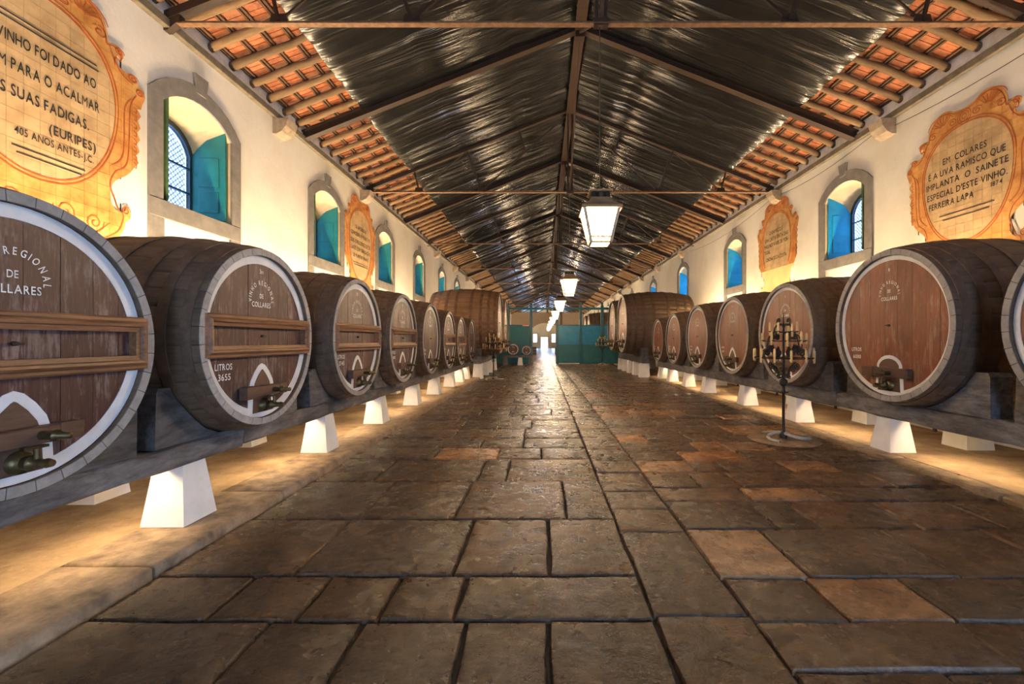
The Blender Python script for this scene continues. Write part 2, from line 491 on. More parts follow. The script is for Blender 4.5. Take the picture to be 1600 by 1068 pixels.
# ================================================================== FLOOR
floor = struct('floor')
m_ = MB(); m_.box(XL - .7, XR + .7, Y0, Y1, -.3, -.035); m_.build('mortar_bed', 'mortar', floor)
def stone(x0, x1, y0, y1, z=0.0, rnd=None):
    """worn flag with rounded, uneven edge"""
    r = rnd or random
    g = .011; x0 += g; x1 -= g; y0 += g; y1 -= g
    cx, cy = (x0 + x1) / 2, (y0 + y1) / 2
    pts = []
    nx = max(2, int((x1 - x0) / .22)); ny = max(2, int((y1 - y0) / .22))
    for i in range(nx): pts.append((x0 + (x1 - x0) * i / nx, y0))
    for i in range(ny): pts.append((x1, y0 + (y1 - y0) * i / ny))
    for i in range(nx): pts.append((x1 - (x1 - x0) * i / nx, y1))
    for i in range(ny): pts.append((x0, y1 - (y1 - y0) * i / ny))
    pts = [(a + r.uniform(-.007, .007), b_ + r.uniform(-.007, .007)) for a, b_ in pts]
    k = len(pts)
    tx, ty = r.uniform(-.006, .006), r.uniform(-.006, .006)
    def ring(ins, zz):
        o = []
        for a, b_ in pts:
            dx, dy = cx - a, cy - b_; L = math.hypot(dx, dy)
            o.append((a + dx / L * ins - cx, b_ + dy / L * ins - cy, zz + tx * (a - cx) + ty * (b_ - cy)))
        return o
    vs = ring(0, -.06) + ring(.001, z - .016) + ring(.010, z - .005) + ring(.032, z)
    fs = []
    for q in range(3):
        for i in range(k):
            j = (i + 1) % k
            fs.append((q * k + i, q * k + j, (q + 1) * k + j, (q + 1) * k + i))
    fs.append(tuple(3 * k + i for i in range(k)))
    return vs, fs, cx, cy
DARK = [(.170, .100, .050), (.140, .085, .044), (.195, .120, .064), (.115, .074, .042), (.175, .118, .072), (.150, .104, .066)]
TAN = [(.62, .36, .18), (.50, .30, .16), (.46, .25, .12), (.56, .37, .22)]
STONES = []
def row(xs, y0, y1, tan=()):
    for i in range(len(xs) - 1):
        STONES.append((xs[i], xs[i + 1], y0, y1, i in tan))
XK_L, XC, XS, XK_R = -2.64, .645, 1.21, 4.6
rl = random.Random(5)
def fill(x0, x1, lo, hi):
    xs = [x0]
    while x1 - xs[-1] > hi: xs.append(xs[-1] + rl.uniform(lo, hi))
    if x1 - xs[-1] < lo * .6 and len(xs) > 1: xs.pop()
    return xs + [x1]
# left field, first courses as they lie
row([XK_L, -1.7, -.9, -.2, XC], .6, 1.55)
row([XK_L, -1.56, -1.02, -.43, .033, XC], 1.55, 2.54)
row([XK_L, -1.95, -1.43, -.95, -.515, XC], 2.54, 3.02)
row([XK_L, -1.71, -.616, .048, XC], 3.02, 3.97)
row([XK_L, -1.67, -.8, .22, XC], 3.97, 5.04)
row([XK_L, -1.96, -.76, -.43, XC], 5.04, 6.0)
row([XK_L, -1.5, -.62, -.02, XC], 6.0, 6.61, (1,))
row([XK_L, -1.6, -.95, -.3, XC], 6.61, 7.26)
y = 7.26
while y < 36:
    h = rl.uniform(.55, .9); row(fill(XK_L, XC, .55, 1.35), y, y + h); y += h
# kerbside strip right of the long joint
y = .6
for h in (.95, 1.03, 1.15, .50, .49, .67, .51, .62, .58): row([XC, XS], y, y + h); y += h
while y < 36:
    h = rl.uniform(.5, 1.1); row([XC, XS], y, y + h); y += h
# right field
row([XS, 2.3, 3.4, XK_R], .6, 1.5)
row([XS, 1.95, 3.1, XK_R], 1.5, 2.15)
row([XS, 2.35, 3.3, XK_R], 2.15, 2.53)
row([XS, 1.77, 2.39, 3.4, XK_R], 2.53, 3.0, (1,))
row([XS, 1.83, 2.85, 3.7, XK_R], 3.0, 3.77, (0,))
row([XS, 2.03, 2.41, 3.27, 4.0, XK_R], 3.77, 4.43)
row([XS, 2.13, 2.9, 3.7, XK_R], 4.43, 4.84, (1,))
row([XS, 1.75, 2.2, 3.0, 3.9, XK_R], 4.84, 5.41)
row([XS, 1.9, 2.3, 3.1, 3.7, XK_R], 5.41, 5.9, (0, 3))
row([XS, 1.94, 2.8, 3.7, XK_R], 5.9, 6.45, (1,))
row([XS, 2.3, 2.75, 3.4, XK_R], 6.45, 7.0, (1, 2))
row([XS, 1.7, 2.4, 3.1, 3.9, XK_R], 7.0, 7.6, (0,))
y = 7.6
while y < 36:
    h = rl.uniform(.5, .8); xs = fill(XS, XK_R, .55, 1.25)
    row(xs, y, y + h, tuple(i for i in range(len(xs) - 1) if rl.random() < (.25 if y < 14 else .12))); y += h
STONES.sort(key=lambda s_: s_[2])
nst = 0; far = {}
for (x0, x1, y0, y1, tan) in STONES:
    c = rl.choice(TAN) if tan else rl.choice(DARK)
    c = (c[0], c[1] * .92, c[2] * .78)
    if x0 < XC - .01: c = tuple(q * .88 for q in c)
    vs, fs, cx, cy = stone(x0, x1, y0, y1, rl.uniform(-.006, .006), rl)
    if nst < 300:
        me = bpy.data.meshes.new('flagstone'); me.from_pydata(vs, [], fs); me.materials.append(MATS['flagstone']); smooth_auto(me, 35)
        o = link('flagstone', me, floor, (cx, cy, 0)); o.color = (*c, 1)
        nst += 1
    else:
        key = 1 if tan else 0
        far.setdefault(key, MB()).add([(a + cx, b_ + cy, z) for a, b_, z in vs], fs)
for key, mb in far.items():
    o = mb.build('distant_flagstones', 'flagstone', floor, kind='stuff'); o.color = (*(TAN[1] if key else DARK[0]), 1)
# paving beyond the screen: courses too far to pick apart
m_ = MB()
y = 36
while y < Y1 - .3:
    h = 1.0
    for xs in (fill(XK_L, XC, .8, 1.6), [XC, XS], fill(XS, XK_R, .8, 1.6)):
        for i in range(len(xs) - 1): m_.bbox(xs[i] + .01, xs[i + 1] - .01, y + .01, y + h - .01, -.06, rl.uniform(-.005, .005), .008)
    y += h
o = m_.build('distant_flagstones', 'flagstone', floor, kind='stuff'); o.color = (*DARK[2], 1)
# platforms along the walls
ZK = .068
m_ = MB(); m_.box(XL - .02, -3.30, Y0, YPART - .3, -.1, ZK - .012)
m_.build('platform', 'platform_dirt', floor)
m_ = MB(); m_.box(XK_R + .28, XR + .02, Y0, YPART - .3, -.1, .035)
m_.build('platform', 'platform_dirt', floor)
y = -.5
while y < 18.6:
    L = rl.uniform(1.1, 1.9) if not (2.9 < y < 3.9) else 1.5
    m_ = MB(); m_.bbox(-3.305, XK_L - rl.uniform(0, .015), y + .006, y + L - .006, -.1, ZK + rl.uniform(-.004, .004), .022)
    me = m_.mesh('kerb_stone', 'kerb_stone'); link('kerb_stone', smooth_auto(me, 50), floor); y += L
y = -.5
while y < 20:
    L = rl.uniform(.7, 1.4)
    m_ = MB(); m_.bbox(XK_R + rl.uniform(0, .03), XK_R + .285, y + .006, y + L - .006, -.1, .035 + rl.uniform(-.006, .012), .02)
    me = m_.mesh('kerb_stone', 'kerb_stone'); link('kerb_stone', smooth_auto(me, 50), floor); y += L

# ================================================================== WALLS AND WINDOWS
WIN_L = [2.75, 6.75, 10.75, 14.72, 18.75, 23.0, 27.0] + [34 + 4.1 * i for i in range(12)]
WIN_R = [4.30, 10.07, 15.80, 21.60, 27.40] + [34 + 4.1 * i for i in range(12)]
SILL, SPR, APX, HW = 3.54, 4.92, 5.20, .67     # niche opening
ZTOP = 6.12
THK = .60
def arch(hw, spr, apx, n=10):
    """points left to right along a segmental arch"""
    rise = apx - spr; R = (hw * hw + rise * rise) / (2 * rise); cz = apx - R; a0 = math.asin(min(1, hw / R))
    return [(R * math.sin(-a0 + 2 * a0 * i / n), cz + R * math.cos(-a0 + 2 * a0 * i / n)) for i in range(n + 1)]
ARC = arch(HW, SPR, APX)
IHW, ISPR, IAPX = .52, 4.62, 5.02               # window itself at the bottom of the niche
ARCI = arch(IHW, ISPR, IAPX)
def build_wall(name, wins, side, door=None):
    """local frame: x along the wall, face at y=0, outside at +y"""
    rz = PI / 2 if side < 0 else -PI / 2
    root = struct(name, (XL if side < 0 else XR, 0, 0), rz)
    sgn = 1 if side < 0 else -1
    a, e = sorted((sgn * Y0, sgn * Y1))
    ws = sorted(sgn * w for w in wins)
    dc = None if door is None else sgn * door[0]
    if door: ws = sorted(ws + [dc])
    mb = MB()
    for y_, arc, hw, sill in ((0, ARC, HW, SILL), (THK, ARCI, IHW, SILL)):
        x = a
        for w in ws + [None]:
            isd = door is not None and w == dc
            hw_ = door[1] if isd else hw
            xe = e if w is None else w - hw_
            k = max(1, int((xe - x) / 3))
            for q in range(k):
                x_0, x_1 = x + (xe - x) * q / k, x + (xe - x) * (q + 1) / k
                mb.add([(x_0, y_, -.1), (x_1, y_, -.1), (x_1, y_, ZTOP + .2), (x_0, y_, ZTOP + .2)], [(0, 1, 2, 3)])
            if w is None: break
            if isd:
                mb.add([(w - hw_, y_, door[2]), (w + hw_, y_, door[2]), (w + hw_, y_, ZTOP + .2), (w - hw_, y_, ZTOP + .2)], [(0, 1, 2, 3)]); x = w + hw_; continue
            mb.add([(w - hw, y_, -.1), (w + hw, y_, -.1), (w + hw, y_, sill), (w - hw, y_, sill)], [(0, 1, 2, 3)])
            top = [(w + p[0], y_, p[1]) for p in arc]
            for i in range(len(top) - 1):
                mb.add([top[i], top[i + 1], (top[i + 1][0], y_, ZTOP + .2), (top[i][0], y_, ZTOP + .2)], [(0, 1, 2, 3)])
            x = w + hw
    mb.build('wall_face', 'plaster', root); mb = MB()
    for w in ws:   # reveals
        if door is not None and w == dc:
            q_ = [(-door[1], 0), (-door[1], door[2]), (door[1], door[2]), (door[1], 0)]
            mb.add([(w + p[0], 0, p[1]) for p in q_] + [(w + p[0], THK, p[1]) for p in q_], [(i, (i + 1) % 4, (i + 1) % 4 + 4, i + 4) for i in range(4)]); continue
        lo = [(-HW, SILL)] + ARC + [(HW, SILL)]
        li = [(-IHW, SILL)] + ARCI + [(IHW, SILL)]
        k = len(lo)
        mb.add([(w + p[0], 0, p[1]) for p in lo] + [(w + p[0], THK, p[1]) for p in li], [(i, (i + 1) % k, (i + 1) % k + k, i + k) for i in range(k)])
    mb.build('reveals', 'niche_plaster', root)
    return root, sgn
wall_l, _ = build_wall('wall_left', WIN_L, -1)
ADDED_DOOR = (.1, .85, 2.7)  # unseen doorway beside the camera, added to bring blue daylight onto the left casks
wall_r, _ = build_wall('wall_right', WIN_R, 1, ADDED_DOOR)
added_door = struct('added_door_1', (XR, ADDED_DOOR[0], 0), -PI / 2)

# shared window meshes (local frame as a wall: faces -Y)
OHW, LEG = .89, 3.07
def surround_meshes():
    m1 = MB()
    oa = arch(OHW, 5.0, 5.44); o_ = [(-OHW, SILL)] + oa + [(OHW, SILL)]
    i_ = [(-HW, SILL)] + ARC + [(HW, SILL)]
    m1.band(o_, i_, -.03, .005, closed=False)
    m2 = MB(); m2.bbox(-OHW, OHW, -.035, .005, SILL - .25, SILL, .006)
    m3 = MB(); m3.bbox(-OHW, -OHW + .24, -.03, .005, 2.86, SILL - .25, .004); m4 = MB(); m4.bbox(OHW - .24, OHW, -.03, .005, 2.86, SILL - .25, .004)
    m5 = MB(); m5.prism([(-.09, 5.34), (.09, 5.34), (.13, 5.62), (-.13, 5.62)], -.045, .005)
    return [('surround', m1), ('sill', m2), ('surround_leg', m3), ('surround_leg', m4), ('keystone', m5)]
SUR = [(n_, q.mesh(n_, 'grey_stone')) for n_, q in surround_meshes()]
fr = MB(); fa = [(-IHW, SILL)] + ARCI + [(IHW, SILL)]
ia = arch(IHW - .07, ISPR - .03, IAPX - .08); fi = [(-IHW + .07, SILL + .07)] + ia + [(IHW - .07, SILL + .07)]
fr.band(fa, fi, THK - .10, THK - .03)
fr.box(-.025, .025, THK - .09, THK - .04, SILL + .07, IAPX - .08)
for z in (SILL + .45, SILL + .85): fr.box(-IHW + .06, IHW - .06, THK - .09, THK - .05, z - .014, z + .014)
FRAME = fr.mesh('window_frame', 'window_paint')
la = MB(); st = .085; poly = [(x, z) for x, z in fi]
def inside_win(x, z):
    if not (-IHW + .07 <= x <= IHW - .07 and z >= SILL + .07): return False
    for i in range(len(ia) - 1):
        if ia[i][0] <= x <= ia[i + 1][0]:
            t = (x - ia[i][0]) / (ia[i + 1][0] - ia[i][0]); return z <= ia[i][1] + t * (ia[i + 1][1] - ia[i][1])
    return False
for sg in (1, -1):
    k = -14
    while k < 34:
        c0 = SILL + k * st; seg = None
        for q in range(0, 41):
            x = -IHW + 2 * IHW * q / 40; z = c0 + sg * x
            if inside_win(x, z): seg = (seg[0] if seg else (x, z), (x, z))
        if seg and seg[0] != seg[1]:
            la.bar((seg[0][0], THK - .02 + .004 * sg, seg[0][1]), (seg[1][0], THK - .02 + .004 * sg, seg[1][1]), .016, .010, up=(0, 1, 0))
        k += 1
LATT = la.mesh('lattice', 'lattice_white')
gp = MB(); gp.prism(fi[::-1][::-1], THK - .065, THK - .058); PANE = gp.mesh('pane', 'window_glass')
def shutter_mesh(hand, mat):
    """leaf hinged on the window frame and folded back along the reveal; x=0 hinge side"""
    w = IHW - .02
    top = [(w * t, (ISPR + (IAPX - ISPR) * (1 - (1 - t) ** 2))) for t in [i / 6 for i in range(7)]]
    m1 = MB(); m1.prism([(0, SILL + .03), (w, SILL + .03)] + top[::-1], -.02, .02)
    for sy in (-1, 1):
        m1.bbox(.10, w - .09, sy * .026 - .008, sy * .026 + .008, SILL + .16, SILL + .50, .006)
        m1.bbox(.10, w - .09, sy * .026 - .008, sy * .026 + .008, SILL + .58, ISPR - .02, .006)
    return m1.mesh('shutter', mat)
SH_T = shutter_mesh(1, 'shutter_paint'); SH_B = shutter_mesh(1, 'shutter_blue'); SH_E = shutter_mesh(1, 'shutter_edge')
nwin = 0
def place_window(side, yc):
    global nwin
    nwin += 1
    rz = PI / 2 if side < 0 else -PI / 2
    root = struct('window_%d' % nwin, (XL if side < 0 else XR, yc, 0), rz)
    for n_, me in SUR: link(n_, me, root)
    link('window_frame', FRAME, root); link('pane', PANE, root)
    if yc < 20: link('lattice', LATT, root)
    if yc < 45:
        far_s = 1 if side < 0 else -1      # local x sign of the far jamb
        for sx in (1, -1):
            me = (SH_T if side < 0 else SH_B) if sx == far_s else SH_E
            ang = -PI / 2 + sx * .12
            link('shutter', me, root, (sx * (IHW - .012), THK - .10, 0), (0, 0, ang))
    if -2 < yc < 30:
        L = bpy.data.lights.new('window_portal', 'AREA'); L.shape = 'RECTANGLE'; L.size = .95; L.size_y = 1.4; L.cycles.is_portal = True
        o = bpy.data.objects.new('window_portal', L); COL.objects.link(o); o.parent = root
        o.location = (0, THK + .03, 4.25); o.rotation_euler = (-PI / 2, 0, 0)
for w in WIN_L: place_window(-1, w)
for w in WIN_R: place_window(1, w)

m_ = MB(); q_ = [(-ADDED_DOOR[1] - .2, 0), (-ADDED_DOOR[1] - .2, ADDED_DOOR[2] + .2), (ADDED_DOOR[1] + .2, ADDED_DOOR[2] + .2), (ADDED_DOOR[1] + .2, 0)]
m_.band(q_, [(-ADDED_DOOR[1], 0), (-ADDED_DOOR[1], ADDED_DOOR[2]), (ADDED_DOOR[1], ADDED_DOOR[2]), (ADDED_DOOR[1], 0)], -.03, .005, closed=False); m_.build('surround', 'grey_stone', added_door)
for sx in (-1, 1):
    m_ = MB(); m_.bbox(sx * ADDED_DOOR[1] - .025, sx * ADDED_DOOR[1] + .025, THK, THK + .8, .02, ADDED_DOOR[2] - .02, .006); m_.build('door_leaf', 'shutter_paint', added_door)
L = bpy.data.lights.new('door_portal', 'AREA'); L.shape = 'RECTANGLE'; L.size = 1.68; L.size_y = 2.68; L.cycles.is_portal = True
o = bpy.data.objects.new('door_portal', L); COL.objects.link(o); o.parent = added_door; o.location = (0, THK + .02, 1.36); o.rotation_euler = (-PI / 2, 0, 0)
# wall plates, mortar between the pole ends, corbels
for k, (x, s) in enumerate(((XL, 1), (XR, -1))):
    t = struct('trim_%d' % (k + 1))
    y = Y0
    while y < Y1:
        y2 = min(Y1, y + 6.98)
        m_ = MB(); m_.bbox(min(x, x + s * .09), max(x, x + s * .09), y + .004, y2 - .004, ZP - .22, ZP - .10, .008); m_.build('wall_plate', 'plate_wood', t); y = y2
    m_ = MB(); m_.box(min(x - s * .2, x + s * .015), max(x - s * .2, x + s * .015), Y0, Y1, ZP - .10, ZP + .22); m_.build('eave_mortar', 'mortar_white', t)
for wl, x, s in ((wall_l, XL, 1), (wall_r, XR, -1)):
    cm = MB()
    prof = [(0, 0), (0, -.30), (-.10, -.30), (-.20, -.25), (-.28, -.14), (-.32, 0)]
    # quarter-round stone: profile in (out, z) extruded along the wall
    k = len(prof)
    vs = [(-.17, o_, z) for o_, z in prof] + [(.17, o_, z) for o_, z in prof]
    cm.add(vs, [tuple(range(k)), tuple(range(2 * k - 1, k - 1, -1))] + [(i, i + k, (i + 1) % k + k, (i + 1) % k) for i in range(k)])
    me = cm.mesh('corbel', 'corbel_stone')
    for yc in (4.6, 8.75, 12.85, 21.45, 25.9, 30.2, 34.5, 38.7, 43):
        link('corbel', me, wl, ((yc if s > 0 else -yc), .02, 5.93))
# end walls
wb = struct('wall_back')
m_ = MB()
for y_ in (Y0, Y0 - .5):
    for x0, x1, z0, z1 in ((XL - .6, -.1, -.1, 9), (-.1, 1.7, 3.0, 9), (1.7, XR + .6, -.1, 9)):
        m_.box(x0, x1, y_ - .01, y_ + .01, z0, z1)
m_.build('wall_face', 'plaster', wb)
for x, z, w, h in ((.8, 1.5, 1.8, 3.0),):
    L = bpy.data.lights.new('door_portal', 'AREA'); L.shape = 'RECTANGLE'; L.size = w; L.size_y = h; L.cycles.is_portal = True
    o = bpy.data.objects.new('door_portal', L); COL.objects.link(o); o.location = (x, Y0 - .55, z); o.rotation_euler = (PI / 2, 0, 0)
wf = struct('wall_front')
m_ = MB(); YA = 74.0
# cross wall with a wide arch, then the end wall with its open door
ap = arch(2.6, 3.4, 4.6, 14)
for i in range(len(ap) - 1):
    m_.box(RX - .3 + ap[i][0], RX - .3 + ap[i + 1][0], YA, YA + .4, (ap[i][1] + ap[i + 1][1]) / 2, 6.3)
m_.box(XL, RX - 2.9, YA, YA + .4, -.1, 6.3); m_.box(RX + 2.3, XR, YA, YA + .4, -.1, 6.3)
m_.build('cross_wall', 'corbel_stone', wf)
m_ = MB()
for x0, x1, z0, z1 in ((XL - .6, -2.0, -.1, 6.6), (-2.0, -1.3, -.1, 1.3), (-2.0, -1.3, 3.0, 6.6), (-1.3, -.35, -.1, 6.6), (-.35, 1.05, 2.3, 6.6), (1.05, 2.0, -.1, 6.6), (2.0, 2.7, -.1, 1.3), (2.0, 2.7, 3.0, 6.6), (2.7, XR + .6, -.1, 6.6), (XL, -.9, 6.6, 7.6), (2.4, XR, 6.6, 7.6), (XL, XR, 7.6, 9)):
    m_.box(x0, x1, Y1 - .3, Y1, z0, z1)
for i in range(5): m_.box(-.9 + .8 * i - .07, -.9 + .8 * i + .17, Y1 - .3, Y1, 6.6, 7.6)
m_.build('wall_face', 'plaster', wf)

# ================================================================== ROOF
ceil = struct('ceiling')
m_ = MB()
for s, x0 in ((1, XL - .7), (-1, XR + .7)):
    z0 = zroof(x0) + .30; z1 = zroof(RX) + .30
    m_.add([(x0, Y0 - .6, z0), (RX, Y0 - .6, z1), (RX, Y1 + .1, z1), (x0, Y1 + .1, z0)], [(0, 1, 2, 3)])
    m_.add([(x0, Y0 - .6, z0 + .1), (RX, Y0 - .6, z1 + .1), (RX, Y1 + .1, z1 + .1), (x0, Y1 + .1, z0 + .1)], [(0, 1, 2, 3)])
m_.build('roof_light_block', 'clay_tile', ceil)  # unseen sheet above the tiles, added to keep sky light from leaking in
SL = math.atan(PITCH); CS = math.cos(SL)
# poles
rp = random.Random(3)
PSP = TRS / 7
pole_meshes = []
for k in range(6):
    L = 1.95; pts = []; rs = []
    for i in range(8):
        t = i / 7; pts.append((L * t, rp.uniform(-.018, .018), rp.uniform(-.010, .010))); rs.append(.064 - .014 * t + rp.uniform(-.004, .006))
    m_ = MB(); m_.tube(pts, rs, 9); pole_meshes.append(m_.mesh('roof_pole', 'pole_wood', True))
farp = MB()
for s, x in ((1, XL), (-1, XR)):
    i = 0
    y = 2.2 + .25
    while y < Y1:
        on_truss = abs(((y - TR0 + TRS / 2) % TRS) - TRS / 2) < .12
        yy = y + rp.uniform(-.03, .03)
        if not on_truss:
            if y < 32:
                o = link('roof_pole', rp.choice(pole_meshes), ceil, (x + s * .0, yy, ZP + .055), (0, 0, 0))
                o.rotation_euler = (0, -SL, 0) if s > 0 else (0, -SL, PI)
                o.rotation_mode = 'XYZ'
                if s < 0: o.rotation_euler = (0, -SL, PI)
            else:
                farp.tube([(x, yy, ZP + .055), (x + s * 1.8, yy, ZP + .055 + 1.8 * PITCH)], .055, 6)
        y += PSP; i += 1
farp.build('distant_roof_poles', 'pole_wood', ceil, kind='stuff')
# battens in pairs and clay tiles
def slope_pt(x, s, d, up):
    return (x + s * (d * CS - up * math.sin(SL)), ZP + d * math.sin(SL) + up * CS)
for s, x in ((1, XL), (-1, XR)):
    for r in range(5):
        for dd in (0, .055):
            d = .10 + r * .345 + dd
            px, pz = slope_pt(x, s, d, .135)
            y = 0.5
            while y < 60:
                y2 = y + TRS * (1 if y < 20 else 3)
                m_ = MB(); m_.bar((px, y, pz), (px, y2 - .01, pz), .032, .035, up=(-s * math.sin(SL), 0, CS))
                m_.build('batten', 'batten_wood', ceil); y = y2
tm = MB()
def tile_geo(mb, L, w):
    mb.bbox(-.02, L, -w / 2, w / 2, 0, .014, .004)
    mb.box(.0, L, -w / 2 + .0, -w / 2 + .035, -.012, 0)
    mb.box(.0, L, w * .08, w * .08 + .02, -.008, 0)
tile_geo(tm, .36, .242); TILE = tm.mesh('roof_tile', 'clay_tile')
tcount = {1: 0, -1: 0}; fart = MB()
for s, x in ((1, XL), (-1, XR)):
    ys = 3.0 if s > 0 else 4.6
    col = 0
    y = 0.6
    while y < 62:
        for r in range(5):
            px, pz = slope_pt(x, s, .06 + r * .345, .158 + .006 * rp.random())
            if y >= ys and tcount[s] < 150:
                o = link('roof_tile', TILE, ceil, (px, y, pz)); o.rotation_euler = (rp.uniform(-.02, .02), -SL + .03 + rp.uniform(-.015, .015), 0 if s > 0 else PI)
                tcount[s] += 1
            else:
                mt = Matrix.Translation((px, y, pz)) @ Matrix.Rotation(0 if s > 0 else PI, 4, 'Z') @ Matrix.Rotation(-SL + .03, 4, 'Y') @ Matrix.Rotation(rp.uniform(-.02, .02), 4, 'X')
                fart.add([mt @ Vector(q) for q in tm.v], tm.f)
        y += .245
fart.build('distant_roof_tiles', 'clay_tile', ceil, kind='stuff')
# plastic liner, one sheet per bay and side
def liner(s, ya, yb, nu, nv, seed):
    x_e = (XL + 1.31) if s > 0 else (XR - 1.31)
    mb = MB(); vs = []; fs = []
    for j in range(nv + 1):
        v_ = j / nv; y_ = ya + (yb - ya) * v_
        for i in range(nu + 1):
            u = i / nu; x = x_e + (RX - x_e) * u
            yy = y_
            env = math.sin(PI * min(max(v_, 0), 1)) ** .6
            # folds run down the slope, gathered at two seams
            seam = max(math.exp(-((u - .33) / .035) ** 2), math.exp(-((u - .70) / .035) ** 2))
            n1 = noise.noise((u * .9 + seed, y_ * 3.3 + .9 * noise.noise((u * 2, y_ * .7, seed)), seed * 1.7))
            n2 = noise.noise((u * 1.6, y_ * 8 + u * 2.5, seed + 9.1))
            n3 = noise.noise((u * 1.1, y_ * .9, seed + 3.3))
            d = -.035 * env - .045 * env * n3 - (.060 * (1 - abs(n1) * 2) + .028 * n2) * (.30 + .70 * env) + .02 * seam + .02 * seam * n2
            if i == 0: d += .02; x += .035 * noise.noise((y_ * 4, seed, 0)) * s
            z = zroof(x) - .015 + d
            vs.append((x - s * d * .3, yy, z))
    for j in range(nv):
        for i in range(nu):
            a = j * (nu + 1) + i
            fs.append((a, a + 1, a + nu + 2, a + nu + 1))
    mb.add(vs, fs)
    me = mb.mesh('liner_sheet', 'liner_plastic', True)
    return link('liner_sheet', me, ceil)
k = -1; q = 0
while TR0 + k * TRS < Y1:
    ya, yb = TR0 + k * TRS, TR0 + (k + 1) * TRS
    if k == -1: ya -= 0
    dn = 110 if k < 3 else (70 if k < 8 else 24)
    for s in (1, -1): liner(s, ya, min(yb, Y1), 44 if k < 8 else 16, dn, 3.1 * q + (0 if s > 0 else 50)); q += 1
    k += 1
for s in (1, -1): liner(s, Y0, TR0 - TRS, 16, 40, 77 + s)
# seam lines on the sheets are welded straps
for s in (1, -1):
    for u in (.16, .52):
        x_e = (XL + 1.31) if s > 0 else (XR - 1.31); x = x_e + (RX - x_e) * u
# trusses
def ibeam(mb, p0, p1, w, h, t):
    p0 = Vector(p0); p1 = Vector(p1); d = (p1 - p0).normalized(); n_ = d.cross(Vector((0, 1, 0))).normalized()
    if n_.z < 0: n_ = -n_
    for off, ww, hh in ((-h / 2 + t / 2, w, t), (h / 2 - t / 2, w, t), (0, t, h)):
        mb.bar(p0 + n_ * off, p1 + n_ * off, ww, hh, up=n_)
mb = MB(); ibeam(mb, (XL + .01, 0, ZP - .09), (RX, 0, zroof(RX) - .09), .15, .19, .022); RAF_L = mb.mesh('rafter', 'truss_iron')
mb = MB(); ibeam(mb, (XR - .01, 0, ZP - .09), (RX, 0, zroof(RX) - .09), .15, .19, .022); RAF_R = mb.mesh('rafter', 'truss_iron')
mb = MB(); mb.bar((XL + .01, 0, ZP - .05), (RX, 0, zroof(RX) - .05), .12, .11); THIN_L = mb.mesh('rafter', 'truss_iron')
mb = MB(); mb.bar((XR - .01, 0, ZP - .05), (RX, 0, zroof(RX) - .05), .12, .11); THIN_R = mb.mesh('rafter', 'truss_iron')
ZT = 6.02
mb = MB(); mb.box(XL + .005, XR - .005, -.045, .045, ZT - .022, ZT - .005); mb.box(XL + .005, XR - .005, -.012, .012, ZT - .005, ZT + .03); TIE = mb.mesh('tie_rod', 'tie_iron')
mb = MB()
for dx in (-.06, .06): mb.box(RX + dx - .022, RX + dx + .022, -.04, .04, ZT - .05, zroof(RX) - .08)
mb.box(RX - .10, RX + .10, -.045, .045, ZT - .05, ZT + .06); KING = mb.mesh('king_post', 'truss_iron')
STR = []
def mir(x, h): return x if h > 0 else 2 * RX - x
for h in (1, -1):
    def P(x, z): return (mir(x, h), 0, z)
    zr = lambda x: zroof(mir(x, h)) - .1
    for a, b_, w in (((RX + .1, zroof(RX) - .25), (3.44, ZT + .04), .035), ((3.87, None), (3.44, ZT + .04), .05), ((2.33, None), (2.12, 7.18), .04), ((5.44, None), (5.30, ZT + .03), .04), ((3.87, None), (5.30, ZT + .03), .025)):
        za = zr(a[0]) if a[1] is None else a[1]
        mb = MB(); mb.bar(P(a[0], za), P(b_[0], b_[1]), w, w, up=(0, 1, 0)); STR.append(mb.mesh('strut', 'truss_iron'))
GUS = []
for x in (3.44, 5.30, 2 * RX - 3.44, 2 * RX - 5.30):
    mb = MB(); mb.prism([(x - .13, ZT + .01), (x + .13, ZT + .01), (x + .10, ZT + .13), (x - .10, ZT + .13)], -.012, .012); GUS.append(mb.mesh('gusset_plate', 'truss_iron'))
SHOE = []
for x, s in ((XL, 1), (XR, -1)):
    mb = MB(); mb.prism([(x, ZT - .12), (x + s * .05, ZT - .12), (x + s * .22, ZT + .02), (x + s * .22, ZT + .12), (x, ZT + .12)][::s], -.05, .05); SHOE.append(mb.mesh('truss_shoe', 'truss_iron'))
k = -2
while TR0 + k * TRS < Y1 - 1:
    yt = TR0 + k * TRS
    t = link('roof_truss', None, ceil, (0, yt, 0))
    if k % 2 == 0:
        link('rafter', THIN_L, t); link('rafter', THIN_R, t); link('tie_rod', TIE, t); link('king_post', KING, t)
        if k < 10:
            for me in STR: link('strut', me, t)
            for me in GUS: link('gusset_plate', me, t)
            for me in SHOE: link('truss_shoe', me, t)
            for dy in (-1, 1):
                mb = MB(); mb.bar((RX, 0, ZT + .05), (RX, dy * TRS, zroof(RX) - .22), .04, .04); mb.build('strut', 'truss_iron', t)
    else:
        link('rafter', RAF_L, t); link('rafter', RAF_R, t)
        mb = MB(); mb.box(RX - .10, RX + .10, -.08, .08, zroof(RX) - .36, zroof(RX) - .06); mb.build('ridge_plate', 'truss_iron', t)
    k += 1
y = Y0
while y < Y1:
    m_ = MB(); y2 = min(Y1, y + TRS * 2); ibeam(m_, (RX, y, zroof(RX) - .16), (RX, y2, zroof(RX) - .16), .2, .2, .03)
    m_ = MB(); z = zroof(RX) - .13
    m_.box(RX - .11, RX + .11, y, y2, z - .10, z - .075); m_.box(RX - .11, RX + .11, y, y2, z + .06, z + .085); m_.box(RX - .015, RX + .015, y, y2, z - .08, z + .07)
    m_.build('ridge_beam', 'truss_iron', ceil); y = y2

